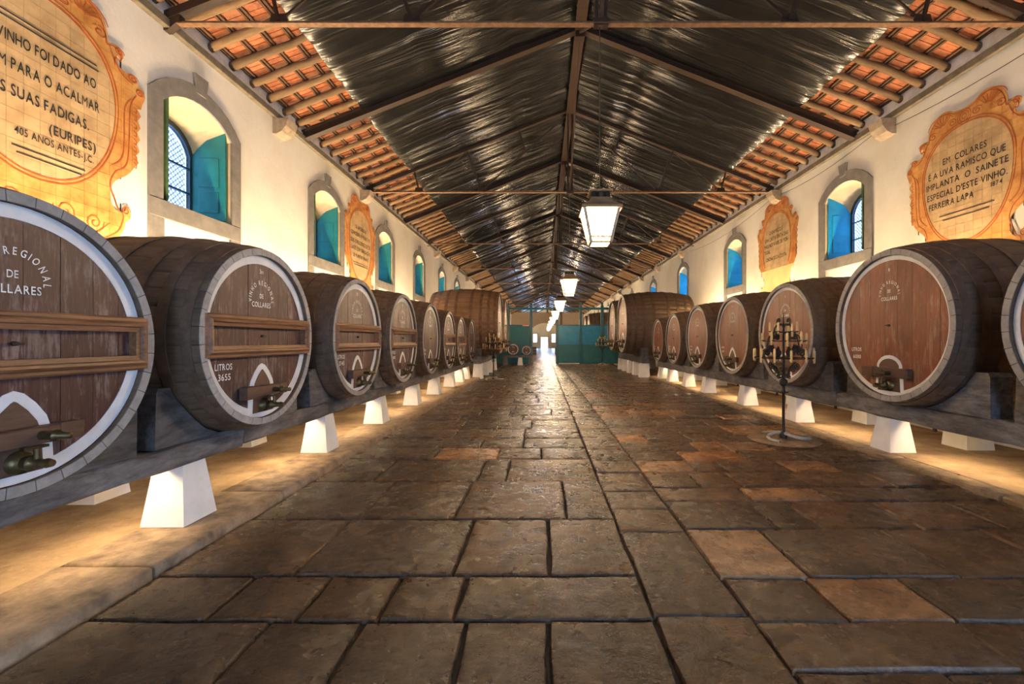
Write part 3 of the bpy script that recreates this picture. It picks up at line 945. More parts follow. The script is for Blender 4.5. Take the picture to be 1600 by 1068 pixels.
# ================================================================== CASKS
R0, L0 = .85, 1.95          # reference cask; others are scaled from it
BUL = .105
NST = 36
def rad(t): return R0 + BUL * (1 - (2 * t - 1) ** 2)
def stave_geo(mb, a0, a1, n=12, ch=.0035, dr=0):
    g = .0012 / R0
    vs = []; fs = []
    thick = .065
    for i in range(n + 1):
        t = i / n; y = t * L0; r = rad(t) + dr
        c = ch / r
        for aa, rr in ((a0 + g, r - ch * 1.2), (a0 + g + c * 1.6, r), ((a0 + a1) / 2, r + .0012), (a1 - g - c * 1.6, r), (a1 - g, r - ch * 1.2), (a1 - g, r - thick), (a0 + g, r - thick)):
            vs.append((rr * math.sin(aa), y, rr * math.cos(aa)))
    w = 7
    for i in range(n):
        for q in range(w):
            q2 = (q + 1) % w
            fs.append((i * w + q, i * w + q2, (i + 1) * w + q2, (i + 1) * w + q))
    fs.append(tuple(range(w - 1, -1, -1))); fs.append(tuple(n * w + q for q in range(w)))
    mb.add(vs, fs)
da = 2 * PI / NST
mb = MB(); stave_geo(mb, -da / 2, da / 2); STAVE = smooth_auto(mb.mesh('stave', 'stave_wood'), 50)
mb = MB(); stave_geo(mb, -da / 2, da / 2)
mb = MB()
for i in range(NST): stave_geo(mb, (i - .5) * da, (i + .5) * da, 10)
BODY = smooth_auto(mb.mesh('stave_body', 'stave_wood'), 50)
mb = MB()
for i in range(NST): stave_geo(mb, (i - .5) * da, (i + .5) * da, 12)
BODY_BIG = smooth_auto(mb.mesh('stave_body', 'stave_wood_big'), 50)
# pale stave ends round the head: a thin whitewashed chime
mb = MB()
for i in range(NST):
    a0, a1 = (i - .5) * da + .0035, (i + .5) * da - .0035
    o_ = [((R0 - .002) * math.sin(a), (R0 - .002) * math.cos(a)) for a in (a0, (a0 + a1) / 2, a1)]
    i_ = [((R0 - .063) * math.sin(a), (R0 - .063) * math.cos(a)) for a in (a0, (a0 + a1) / 2, a1)]
    mb.band(o_[::-1], i_[::-1], -.006, .002, closed=False)
CHIME = mb.mesh('chime', 'rim_wood')
HOOPS = []
for t in (.045, .135, .245, .385, .60, .74, .86, .955):
    w = .075 / L0
    prof_o = [(rad(t - w / 2) + .009, (t - w / 2) * L0), (rad(t) + .011, t * L0), (rad(t + w / 2) + .009, (t + w / 2) * L0)]
    prof = [(rad(t - w / 2) - .004, (t - w / 2) * L0)] + prof_o + [(rad(t + w / 2) - .004, (t + w / 2) * L0)]
    m1 = MB(); m1.lathe(prof, 56, axis='Y', closed=True)
    HOOPS.append((smooth_auto(m1.mesh('hoop', 'hoop_iron'), 40), smooth_auto(m1.mesh('hoop', 'hoop_iron_big'), 40)))
HR = .79; HY = .045          # head radius, recess of the head behind the chime
NB = 9
def head_boards(mat, rng):
    xs = [-HR]; 
    ws = [rng.uniform(.8, 1.25) for _ in range(NB)]; tot = sum(ws)
    for w in ws: xs.append(xs[-1] + 2 * HR * w / tot)
    out = []
    for i in range(NB):
        a, e = xs[i] + .0018, xs[i + 1] - .0018
        up = [(a + (e - a) * q / 8) for q in range(9)]
        top = [(x, math.sqrt(max(HR * HR - x * x, .0))) for x in up]
        poly = [(x, -z) for x, z in top] + top[::-1]
        cl = []
        for p in poly:
            if not cl or (abs(p[0] - cl[-1][0]) + abs(p[1] - cl[-1][1])) > 1e-5: cl.append(p)
        m1 = MB(); m1.prism(cl, HY + rng.uniform(-.0015, .0015), HY + .05)
        out.append(m1.mesh('head_board', mat))
    return out
rb = random.Random(21)
HEADS_L = [head_boards('head_wood', rb) for _ in range(3)]
HEADS_R = [head_boards('head_wood_warmlit', rb) for _ in range(3)]
def circ(r, n=64): return [(r * math.sin(2 * PI * i / n), r * math.cos(2 * PI * i / n)) for i in range(n)]
mb = MB(); mb.band(circ(HR - .004)[::-1], circ(HR - .085)[::-1], HY - .005, HY + .004); RING = mb.mesh('painted_ring', 'white_paint')
mb = MB(); mb.band(circ(HR - .004)[::-1], circ(HR - .055)[::-1], HY - .005, HY + .004); RING_N = mb.mesh('painted_ring', 'white_paint')
mb = MB(); mb.lathe([(0.0, L0 - .06), (HR, L0 - .06), (HR, L0 - .02), (0.0, L0 - .02)], 40, axis='Y'); REAR = mb.mesh('rear_head', 'stave_wood')
# hatch: painted arch
def hatch_band(pointed):
    if pointed:
        o_ = [(-.205, -.735), (-.19, -.50), (-.165, -.42), (-.11, -.34), (-.05, -.28), (0, -.26), (.05, -.28), (.11, -.34), (.165, -.42), (.19, -.50), (.205, -.735)]
    else:
        o_ = [(-.20, -.735), (-.185, -.52)] + [(-.185 * math.cos(a), -.48 + .15 * math.sin(a)) for a in [PI * i / 10 for i in range(1, 10)]] + [(.185, -.52), (.20, -.735)]
    w = .06 if pointed else .04
    i_ = []
    for q, (x, z) in enumerate(o_):
        if q in (0, len(o_) - 1): i_.append((x * (1 - w / .2), z)); continue
        ax, az = o_[q - 1]; bx, bz = o_[q + 1]; tx, tz = bx - ax, bz - az; L = math.hypot(tx, tz)
        i_.append((x + tz / L * w, z - tx / L * w))
    m1 = MB(); m1.band(o_, i_, HY - .007, HY + .004, closed=False)
    m2 = MB(); m2.prism(i_[::-1], HY - .012, HY + .004)
    return m1.mesh('hatch_outline', 'white_paint'), m2.mesh('hatch_door', 'bar_wood')
HAT_P = hatch_band(True); HAT_R = hatch_band(False)
m1 = MB(); m1.bbox(-.32, .32, HY - .075, HY - .008, -.575, -.475, .006); m1.box(-.33, -.16, HY - .085, HY - .01, -.582, -.468); m1.box(.18, .30, HY - .078, HY - .01, -.578, -.472)
BARM = m1.mesh('hatch_bar', 'bar_wood')
m1 = MB(); m1.lathe([(.0, -.19), (.018, -.19), (.020, -.12), (.034, -.115), (.034, -.10), (.022, -.095), (.026, -.05), (.026, 0)], 12, (.08, HY - .05, -.525), 'Y'); BOLT = m1.mesh('bolt', 'tap_brass', True)
m1 = MB(); m1.lathe([(.0, -.20), (.020, -.20), (.028, -.17), (.022, -.15), (.032, -.10), (.045, -.09), (.040, -.05), (.062, -.035), (.070, 0)], 14, (.015, HY - .008, -.668), 'Y')
m1.lathe([(.0, .07), (.018, .07), (.014, .03), (.016, -.02)], 8, (.015, HY - .12, -.64)); m1.box(-.035, .065, HY - .135, HY - .105, -.585, -.57)
TAP = smooth_auto(m1.mesh('tap', 'tap_brass'), 45)
m1 = MB(); m1.lathe([(.0, -.03), (.012, -.03), (.014, 0)], 10, (0, HY, .005), 'Y'); m1.box(-.03, .03, HY - .035, HY - .025, -.002, .010); BUNG = m1.mesh('peg', 'black_iron')
# moulded frame across the head
def frame_piece(hl, hz, w, which):
    prof = [(0, .0), (0, -.045), (.012, -.055), (.03, -.055), (.036, -.070), (.052, -.082), (.068, -.078), (.074, -.06), (w, -.055), (w, .0)]
    ends = []
    for s_ in (-1, 1):
        e = []
        for u, v_ in prof:
            if which == 'top': e.append((s_ * (hl - u), HY + v_, hz - u))
            elif which == 'bottom': e.append((s_ * (hl - u), HY + v_, -hz + u))
            elif which == 'right': e.append((hl - u, HY + v_, s_ * (hz - u)))
            else: e.append((-hl + u, HY + v_, s_ * (hz - u)))
        ends.append(e)
    k = len(prof); vs = ends[0] + ends[1]
    fs = [(i, (i + 1) % k, (i + 1) % k + k, i + k) for i in range(k)] + [tuple(range(k)), tuple(range(2 * k - 1, k - 1, -1))]
    return MB().add(vs, fs).mesh('frame_rail' if which in ('top', 'bottom') else 'frame_stile', 'moulding_wood')
FRAMES = [frame_piece(.80, .19, .105, w) for w in ('top', 'bottom', 'right', 'left')]
m1 = MB()
for x in (-.62, -.2, .25, .63):
    for z in (.135, -.135): m1.lathe([(0, -.062), (.011, -.060), (.012, -.05)], 8, (x, HY, z), 'Y')
NAILS = m1.mesh('frame_nails', 'black_iron')
def lettering(root, litres, number, small=1.0):
    y = HY - .004
    def one(fn, *a):
        mb = MB(); fn(mb, *a); mb.build('lettering', 'letter_white', root)
    one(put_arc, 'VINHO REGIONAL', 0, .355, .150 * small, .062 * small, 3.5, y, .72)
    one(put_text, 'DE', 0, .375, .062 * small, y, .75)
    one(put_text, 'COLLARES', 0, .288, .070 * small, y, .80)
    if number: one(put_text, number, 0, .615, .062 * small, y, .8)
    if litres:
        one(put_text, 'LITROS', -.515, -.295, .078 * small, y, .78)
        one(put_text, litres, -.505, -.385, .080 * small, y, .95)
def cask(label, loc, rz, r, staves, frame, head, litres, number, pointed=True, narrow=False, body=BODY, big=False, group='wine casks', Lscale=1.0, detail=True, cat='cask'):
    s = r / R0
    root = thing('wine_cask', label, cat, loc, rz, group)
    root.scale = (s, s * Lscale, s)
    if staves:
        for i in range(NST):
            o = link('stave', STAVE, root); o.rotation_euler = (0, i * da, 0)
    else: link('stave_body', body, root)
    link('chime', CHIME, root); link('rear_head', REAR, root)
    for a, b_ in HOOPS: link('hoop', b_ if big else a, root)
    for me in head: link('head_board', me, root)
    link('painted_ring', RING_N if narrow else RING, root)
    hp = HAT_P if pointed else HAT_R
    link('hatch_outline', hp[0], root); link('hatch_door', hp[1], root)
    bar_ = link('hatch_bar', BARM, root); link('bolt', BOLT, bar_)
    link('tap', TAP, root); 
    if frame:
        fr_ = link('head_frame', None, root)
        for k, me in enumerate(FRAMES): link('frame_rail' if k < 2 else 'frame_stile', me, fr_)
        link('frame_nails', NAILS, fr_, kind='stuff')
    link('peg', BUNG, root)
    lettering(root, litres, number, .8 if narrow else 1.0)
    return root
XHL, XHR = -2.72, 4.60
ordl = ['huge near cask cut by the left edge of the picture, with moulded wooden frame',
        'dark cask with moulded frame marked 3655 litres, second in the left row',
        'dark framed cask marked 3745 litres, third in the left row',
        'framed dark cask, fourth in the left row, before the first unframed one',
        'unframed red-brown cask, fifth in the left row between framed ones',
        'framed cask, sixth in the left row, just past the unframed one',
        'framed cask, seventh in the left row, farthest one with a frame',
        'last small unframed cask of the left row, beside the giant vat']
lit = [None, '3655', '3745', '3680', '3640', '3590', '3610', '3600']; num = [None, '3m', '52', '50', '48', '46', '44', '42']
for i, (y, r) in enumerate(LBAR):
    cask(ordl[i], (XHL, y, .79 + r), PI / 2, r, i < 4, i in (0, 1, 2, 3, 5, 6), HEADS_L[i % 3], lit[i], num[i], group='casks of the left row')
ordr = ['large cask cut by the right edge of the picture', 'large reddish cask marked 6000 litres on the right, round white hatch',
        'reddish cask directly behind the near iron candelabrum', 'reddish cask fourth from the right edge, just left of the near candelabrum',
        'reddish cask fifth from the right edge, beneath the second right window', 'small cask sixth from the right edge in the right row',
        'smallest cask ending the right row beside the giant dark vat']
litr = ['6000', '6000', '5200', '5178', '5100', '4900', '4200']; numr = ['66', '11', '11', '13', '15', '17', '19']
for i, (y, r) in enumerate(RBAR):
    cask(ordr[i], (XHR, y, .79 + r), -PI / 2, r, i < 4, False, HEADS_R[i % 3], litr[i], numr[i], pointed=i > 2, narrow=True, group='casks of the right row', Lscale=.90)
cask('giant golden-brown vat with many hoops behind the left row', (-1.90, 20.0, 2.40), PI / 2, 1.36, False, False, HEADS_L[1], None, None, body=BODY_BIG, big=True, group='giant vats', narrow=True, Lscale=.95)
cask('giant vat behind the golden-brown one, next to the green screen', (-1.90, 23.2, 2.40), PI / 2, 1.36, False, False, HEADS_L[2], None, None, body=BODY_BIG, big=True, group='giant vats', narrow=True, Lscale=.95)
cask('giant dark hooped vat at the far end of the right row', (3.65, 20.45, 2.38), -PI / 2, 1.31, False, False, HEADS_R[1], None, None, group='giant vats', narrow=True, Lscale=1.0)
cask('giant vat on the right, last before the green screen', (3.65, 23.5, 2.38), -PI / 2, 1.30, False, False, HEADS_R[2], None, None, group='giant vats', narrow=True, Lscale=1.0)
for k, y in enumerate((35.0, 38.0)):
    cask(('nearer' if k == 0 else 'farther') + ' vat top showing above the green screen on the right', (3.6, y, 2.4), -PI / 2, 1.3, False, False, HEADS_R[k], None, None, group='vats beyond the screen', narrow=True)

# ------------------------------------------------------------------ stillage beams, chocks, plinths
def beam_geo(x0, x1, ya, yb, z0, z1, seed):
    rr = random.Random(seed); n = max(2, int((yb - ya) / .3)); vs = []; fs = []
    for i in range(n + 1):
        y = ya + (yb - ya) * i / n; j = lambda a=.012: rr.uniform(-a, a)
        c = .025
        for x, z in ((x0, z0 + c), (x0 + c, z0), (x1 - c, z0), (x1, z0 + c), (x1, z1 - c), (x1 - c, z1), (x0 + c, z1), (x0, z1 - c)): vs.append((x + j(), y, z + j()))
    for i in range(n):
        for q in range(8): fs.append((i * 8 + q, (i + 1) * 8 + q, (i + 1) * 8 + (q + 1) % 8, i * 8 + (q + 1) % 8))
    fs.append(tuple(range(8))); fs.append(tuple(n * 8 + q for q in range(7, -1, -1)))
    return MB().add(vs, fs)
def stillage(side, xf, xr, ya, yb, z0, z1, name, label, bars, seed, cat='beam', extra=0.0):
    """front and rear timber along Y, with chocks that wedge the casks"""
    for k, x in enumerate((xf, xr)):
        root = thing('stillage_beam', label[k], cat, ((x), (ya + yb) / 2, z0), 0, 'stillage beams')
        splits = [ya] + [ya + (yb - ya) * q / max(1, round((yb - ya) / 5.0)) for q in range(1, max(1, round((yb - ya) / 5.0)))] + [yb]
        for q in range(len(splits) - 1):
            mb = beam_geo(-.13, .13, splits[q] - (ya + yb) / 2 + .003, splits[q + 1] - (ya + yb) / 2 - .003, 0, z1 - z0, seed + q + 17 * k)
            me = smooth_auto(mb.mesh('timber', 'beam_wood'), 35); link('timber', me, root)
        bs = sorted(bars)
        for i, (y, r) in enumerate(bs):
            zc = bars_z(r, side)
            t = abs(x - (XHL if side < 0 else XHR)) / (L0 * r / R0); t = min(max(t, .05), .95)
            rl_ = (R0 + BUL * (1 - (2 * t - 1) ** 2)) * r / R0 + .014 * r / R0
            for sg in (-1, 1):
                nb = (bs[i + 1][0] if i + 1 < len(bs) else None) if sg > 0 else (bs[i - 1][0] if i else None)
                lim = (abs(nb - y) / 2 - .035) if nb is not None else r + .02
                lim = min(lim, r + .12)
                a1 = math.asin(min(.985, (lim - .14) / rl_)); ztop = zc - rl_ * math.cos(a1)
                ztop = min(ztop, z1 + .50)
                a1 = math.acos(min(1, (zc - ztop) / rl_))
                a0 = math.acos(min(1, max(-1, (zc - z1 - .005) / rl_))) if zc - z1 < rl_ else .12
                pts = []
                for q in range(9):
                    a = a0 + (a1 - a0) * q / 8; pts.append((sg * rl_ * math.sin(a), zc - rl_ * math.cos(a) - z0))
                pts += [(sg * (lim - .03), ztop - z0), (sg * lim, ztop - z0 - .04), (sg * lim, z1 - z0 + .004)]
                off = y - (ya + yb) / 2
                k2 = len(pts); rr = random.Random(int(y * 100) + sg)
                jx = [rr.uniform(-.012, .012) for _ in pts]
                vs = [(-.125 + jx[e], off + p[0], p[1]) for e, p in enumerate(pts)] + [(.125 + jx[e], off + p[0], p[1]) for e, p in enumerate(pts)]
                fs = [tuple(range(k2)), tuple(range(2 * k2 - 1, k2 - 1, -1))] + [(e, e + k2, (e + 1) % k2 + k2, (e + 1) % k2) for e in range(k2)]
                if sg > 0: fs = [f[::-1] for f in fs]
                link('chock', MB().add(vs, fs).mesh('chock', 'beam_wood'), root)
def bars_z(r, side): return .79 + r if r < 1.2 else 2.39
stillage(-1, -3.08, -4.40, -.2, 18.05, .57, .755, 'b', ['grey weathered front timber under the left row of casks', 'rear timber under the left row of casks, by the wall'], LBAR, 5)
stillage(1, 4.99, 6.25, 1.6, 18.75, .51, .745, 'b', ['dark stained front timber under the right row of casks', 'rear timber under the right row of casks, by the wall'], RBAR, 55)
def big_stillage(x, ya, yb, label):
    root = thing('stillage_beam', label, 'beam', (x, (ya + yb) / 2, .62), 0, 'stillage beams')
    L = yb - ya
    link('timber', smooth_auto(beam_geo(-.16, .16, -L / 2, L / 2, 0, .30, int(ya * 10)).mesh('timber', 'beam_wood'), 35), root)
    for yc in sorted({20.0, 23.2} if x < 0 else {20.45, 23.5}):
        for sg in (-1, 1):
            o_ = yc - (ya + yb) / 2
            pts = [(o_ + sg * .52, .30), (o_ + sg * .70, .48), (o_ + sg * .88, .66), (o_ + sg * 1.22, .66), (o_ + sg * 1.25, .302), (o_ + sg * .8, .302)]
            vs = [(-.14, p[0], p[1]) for p in pts] + [(.14, p[0], p[1]) for p in pts]; k2 = len(pts)
            fs = [tuple(range(k2)), tuple(range(2 * k2 - 1, k2 - 1, -1))] + [(e, e + k2, (e + 1) % k2 + k2, (e + 1) % k2) for e in range(k2)]
            link('chock', MB().add(vs, fs).mesh('chock', 'beam_wood'), root)
big_stillage(-2.75, 18.6, 24.7, 'short front timber under the giant vats on the left')
big_stillage(-4.30, 18.6, 24.7, 'short rear timber under the giant vats on the left')
big_stillage(4.45, 19.1, 25.0, 'short front timber under the giant vats on the right')
big_stillage(6.1, 19.1, 25.0, 'short rear timber under the giant vats on the right')
def plinths(x, ys, zb, zt, w0, w1, names, group, skew=0):
    hgt = zt - zb
    mb = MB(); mb.frustum(0, 0, 0, hgt, w0, w0, w1, w1); base = mb
    me = MB().frustum(0, 0, 0, hgt, w0, w0 * 1.02, w1, w1).mesh('plinth', 'whitewash')
    for y, nm in zip(ys, names):
        o = link('plinth', me, None, (x, y, zb)); tag(o, nm, 'plinth', group)
PN = ['nearest', 'second', 'third', 'fourth', 'fifth', 'sixth', 'seventh', 'eighth', 'ninth']
plinths(-3.12, [1.45, 3.80, 6.2, 8.3, 10.6, 12.7, 14.8, 16.5, 17.8], ZK + .004, .574, .36, .24,
        ['white tapered plinth under the left timber, out beside the frame'] + ['white tapered plinth, %s one visible under the left timber' % PN[i] for i in range(8)], 'plinths under the left row')
plinths(-4.40, [2.3, 4.34, 6.58, 8.7, 10.86, 12.95, 14.85, 17.1], ZK - .012, .574, .36, .26,
        ['white rear plinth by the left wall, %s from the camera' % q for q in PN[:8]], 'rear plinths on the left')
plinths(5.03, [4.05, 6.35, 8.65, 10.85, 13.4, 15.2, 17.1, 18.5], .035, .514, .37, .25,
        ['white tapered plinth, %s under the right timber' % PN[i] for i in range(8)], 'plinths under the right row')
plinths(6.25, [6.5, 8.45, 10.8, 13.25, 15.62, 17.6], .035, .514, .40, .34,
        ['low pale rear plinth by the right wall, %s from the camera' % q for q in PN[:6]], 'rear plinths on the right')
plinths(-2.75, [18.8, 20.7, 22.4, 24.3], 0.0, .62, .42, .34, ['white plinth, %s under the giant left vats' % q for q in PN[:4]], 'plinths under the giant left vats')
plinths(-4.30, [18.8, 21.6, 24.3], ZK - .012, .62, .42, .34, ['white rear plinth, %s behind the giant left vats' % q for q in PN[:3]], 'rear plinths of the giant left vats')
plinths(4.45, [19.4, 20.8, 22.2, 23.5, 24.8], 0.0, .62, .42, .36, ['white plinth, %s under the giant right vats' % q for q in PN[:5]], 'plinths under the giant right vats')
plinths(6.1, [19.4, 22.0, 24.8], .035, .62, .42, .36, ['white rear plinth, %s behind the giant right vats' % q for q in PN[:3]], 'rear plinths of the giant right vats')

# ------------------------------------------------------------------ lamps behind the casks
def area_lamp(parent, loc, rot, sx, sy, power, col):
    L = bpy.data.lights.new('lamp_light', 'AREA'); L.shape = 'RECTANGLE'; L.size = sx; L.size_y = sy; L.energy = power; L.color = col
    o = bpy.data.objects.new('lamp_light', L); COL.objects.link(o); o.parent = parent; o.location = loc; o.rotation_euler = rot
    return o
WARM = (1.0, .72, .42)
hs_me = MB(); hs_me.bbox(-.055, .055, -.55, .55, .012, .05, .006); HOUS = hs_me.mesh('housing', 'lamp_dark')
def strip_lamp(x, y, z, label):
    root = thing('strip_lamp', label, 'lamp', (x, y, z), 0, 'strip lamps under the casks')
    link('housing', HOUS, root)
    area_lamp(root, (0, 0, .005), (0, 0, 0), .06, 1.1, P_STRIP, WARM)
fl = MB(); fl.bbox(-.06, .06, -.12, .12, -.12, 0, .01); fl.box(-.02, .02, -.02, .02, -.35, -.12); fl.box(-.08, .08, -.1, .1, -.36, -.34); FLH = fl.mesh('housing', 'lamp_dark')
def flood_lamp(x, y, z, label, tilt, power=1.0):
    root = thing('flood_lamp', label, 'lamp', (x, y, z), 0, 'flood lamps behind the casks')
    m1 = MB(); m1.box(-.02, .02, -.02, .02, -z + .12, -.34); m1.build('stand', 'lamp_dark', root)
    link('housing', FLH, root)
    area_lamp(root, (0, 0, .02), (PI, tilt, 0), .12, .26, P_WALL * power, (1.0, .72, .42))
for i in range(9):
    strip_lamp(-3.268, 1.3 + 2.05 * i, .63, 'lamp strip hidden behind the left timber, %s along' % PN[i])
    if i < 8: strip_lamp(5.178, 3.2 + 2.2 * i, .60, 'lamp strip hidden behind the right timber, %s along' % PN[i])
gl_ = [(LBAR[i][0] + LBAR[i + 1][0]) / 2 for i in range(len(LBAR) - 1)]
gr_ = [(RBAR[i][0] + RBAR[i + 1][0]) / 2 for i in range(len(RBAR) - 1)]
for i, y in enumerate(gl_): flood_lamp(-4.62 if i < 5 else -4.86, y, 1.75, 'flood lamp hidden behind the left casks, %s gap' % PN[i], 0)
for i, y in enumerate(gr_): flood_lamp(6.38, y, 1.75, 'flood lamp hidden behind the right casks, %s gap' % PN[i], 0)

for i, y in enumerate((18.35, 21.7, 24.9)):
    flood_lamp(-4.98, y, 1.75, 'flood lamp hidden behind the giant left vats, %s one' % PN[i], 0); flood_lamp(6.72, y, 1.75, 'flood lamp hidden behind the giant right vats, %s one' % PN[i], 0)
for i in range(9):  # flood lamps with no seen source, added to brighten the far hall
    for x, nm in ((-4.9, 'left'), (6.5, 'right')): flood_lamp(x, 33.0 + 7 * i, 1.75, 'added flood lamp by the %s wall beyond the screen, %s one' % (nm, PN[i]), 0, 2.2)
# ------------------------------------------------------------------ lanterns
LAN = {}
def lantern_meshes():
    t, bt, h = .235, .135, .375     # half widths, height of the glass
    pane = MB(); f = MB()
    e = .012
    pane.add([(-t + e, -t, h), (t - e, -t, h), (bt - e, -bt, 0), (-bt + e, -bt, 0), (-t + e, -t + .006, h), (t - e, -t + .006, h), (bt - e, -bt + .006, 0), (-bt + e, -bt + .006, 0)],
             [(0, 3, 2, 1), (4, 5, 6, 7), (0, 1, 5, 4), (1, 2, 6, 5), (2, 3, 7, 6), (3, 0, 4, 7)])
    LAN['pane'] = pane.mesh('pane', 'lantern_pane')
    for sx in (-1, 1):
        for sy in (-1, 1): f.bar((sx * t, sy * t, h + .02), (sx * bt, sy * bt, -.06), .040, .040, up=(1, 0, 0))
    for hw, z in ((t + .02, h), (bt + .005, .0), (bt - .003, -.07)):
        for sx in (-1, 1):
            f.box(sx * hw - .014, sx * hw + .014, -hw - .014, hw + .014, z - .014, z + .014); f.box(-hw, hw, sx * hw - .013, sx * hw + .013, z - .012, z + .012)
    LAN['frame'] = f.mesh('frame', 'lamp_metal')
    bp = MB(); bp.box(-bt + .02, bt - .02, -bt + .02, bt - .02, -.075, -.065); LAN['bottom_pane'] = bp.mesh('bottom_pane', 'lantern_pane')
    c = MB(); prof = [(.275, h + .01), (.27, h + .03), (.215, h + .065), (.165, h + .10), (.14, h + .155), (.135, h + .17)]
    vs = []
    for r, z in prof: vs += [(-r, -r, z), (r, -r, z), (r, r, z), (-r, r, z)]
    k = len(prof); fs = [(i * 4 + q, i * 4 + (q + 1) % 4, (i + 1) * 4 + (q + 1) % 4, (i + 1) * 4 + q) for i in range(k - 1) for q in range(4)] + [(3, 2, 1, 0), tuple((k - 1) * 4 + q for q in range(4))]
    c.add(vs, fs); LAN['cap'] = c.mesh('cap', 'lamp_metal')
    cr = MB()
    for i in range(3):
        for sx in (-1, 1):
            cr.lathe([(.045, h + .17), (.048, h + .23), (.04, h + .245)], 10, (-.09 + .09 * i, sx * .09, 0)); cr.lathe([(.045, h + .17), (.048, h + .23), (.04, h + .245)], 10, (sx * .09, -.09 + .09 * i, 0))
    LAN['crown'] = cr.mesh('crown', 'lamp_dark')
    tp = MB(); tp.bbox(-.16, .16, -.16, .16, h + .245, h + .27, .006); LAN['top_plate'] = tp.mesh('top_plate', 'lamp_metal')
    rd = MB(); rd.tube([(0, 0, h + .27), (0, 0, 6.0 - 3.02)], .008, 6); LAN['rod'] = rd.mesh('rod', 'lamp_dark')
lantern_meshes()
names = ['lantern hanging behind the camera', 'nearest and largest hanging lantern with four glowing panes', 'second hanging lantern down the aisle', 'third hanging lantern down the aisle', 'fourth hanging lantern, just before the screen', 'first lantern seen beyond the green screen', 'second lantern beyond the green screen', 'third lantern beyond the green screen', 'fourth lantern beyond the green screen', 'farthest hanging lantern near the end wall']
for i in range(1, 10):
    y = TR0 + TRS * 2 * (i - 1)
    root = thing('hanging_lantern', names[i], 'lantern', (.795, y, 3.02), 0, 'hanging lanterns')
    for q in range(4): link('pane', LAN['pane'], root, rot=(0, 0, q * PI / 2))
    for n_ in ('frame', 'bottom_pane', 'cap', 'crown', 'top_plate', 'rod'): link(n_, LAN[n_], root)

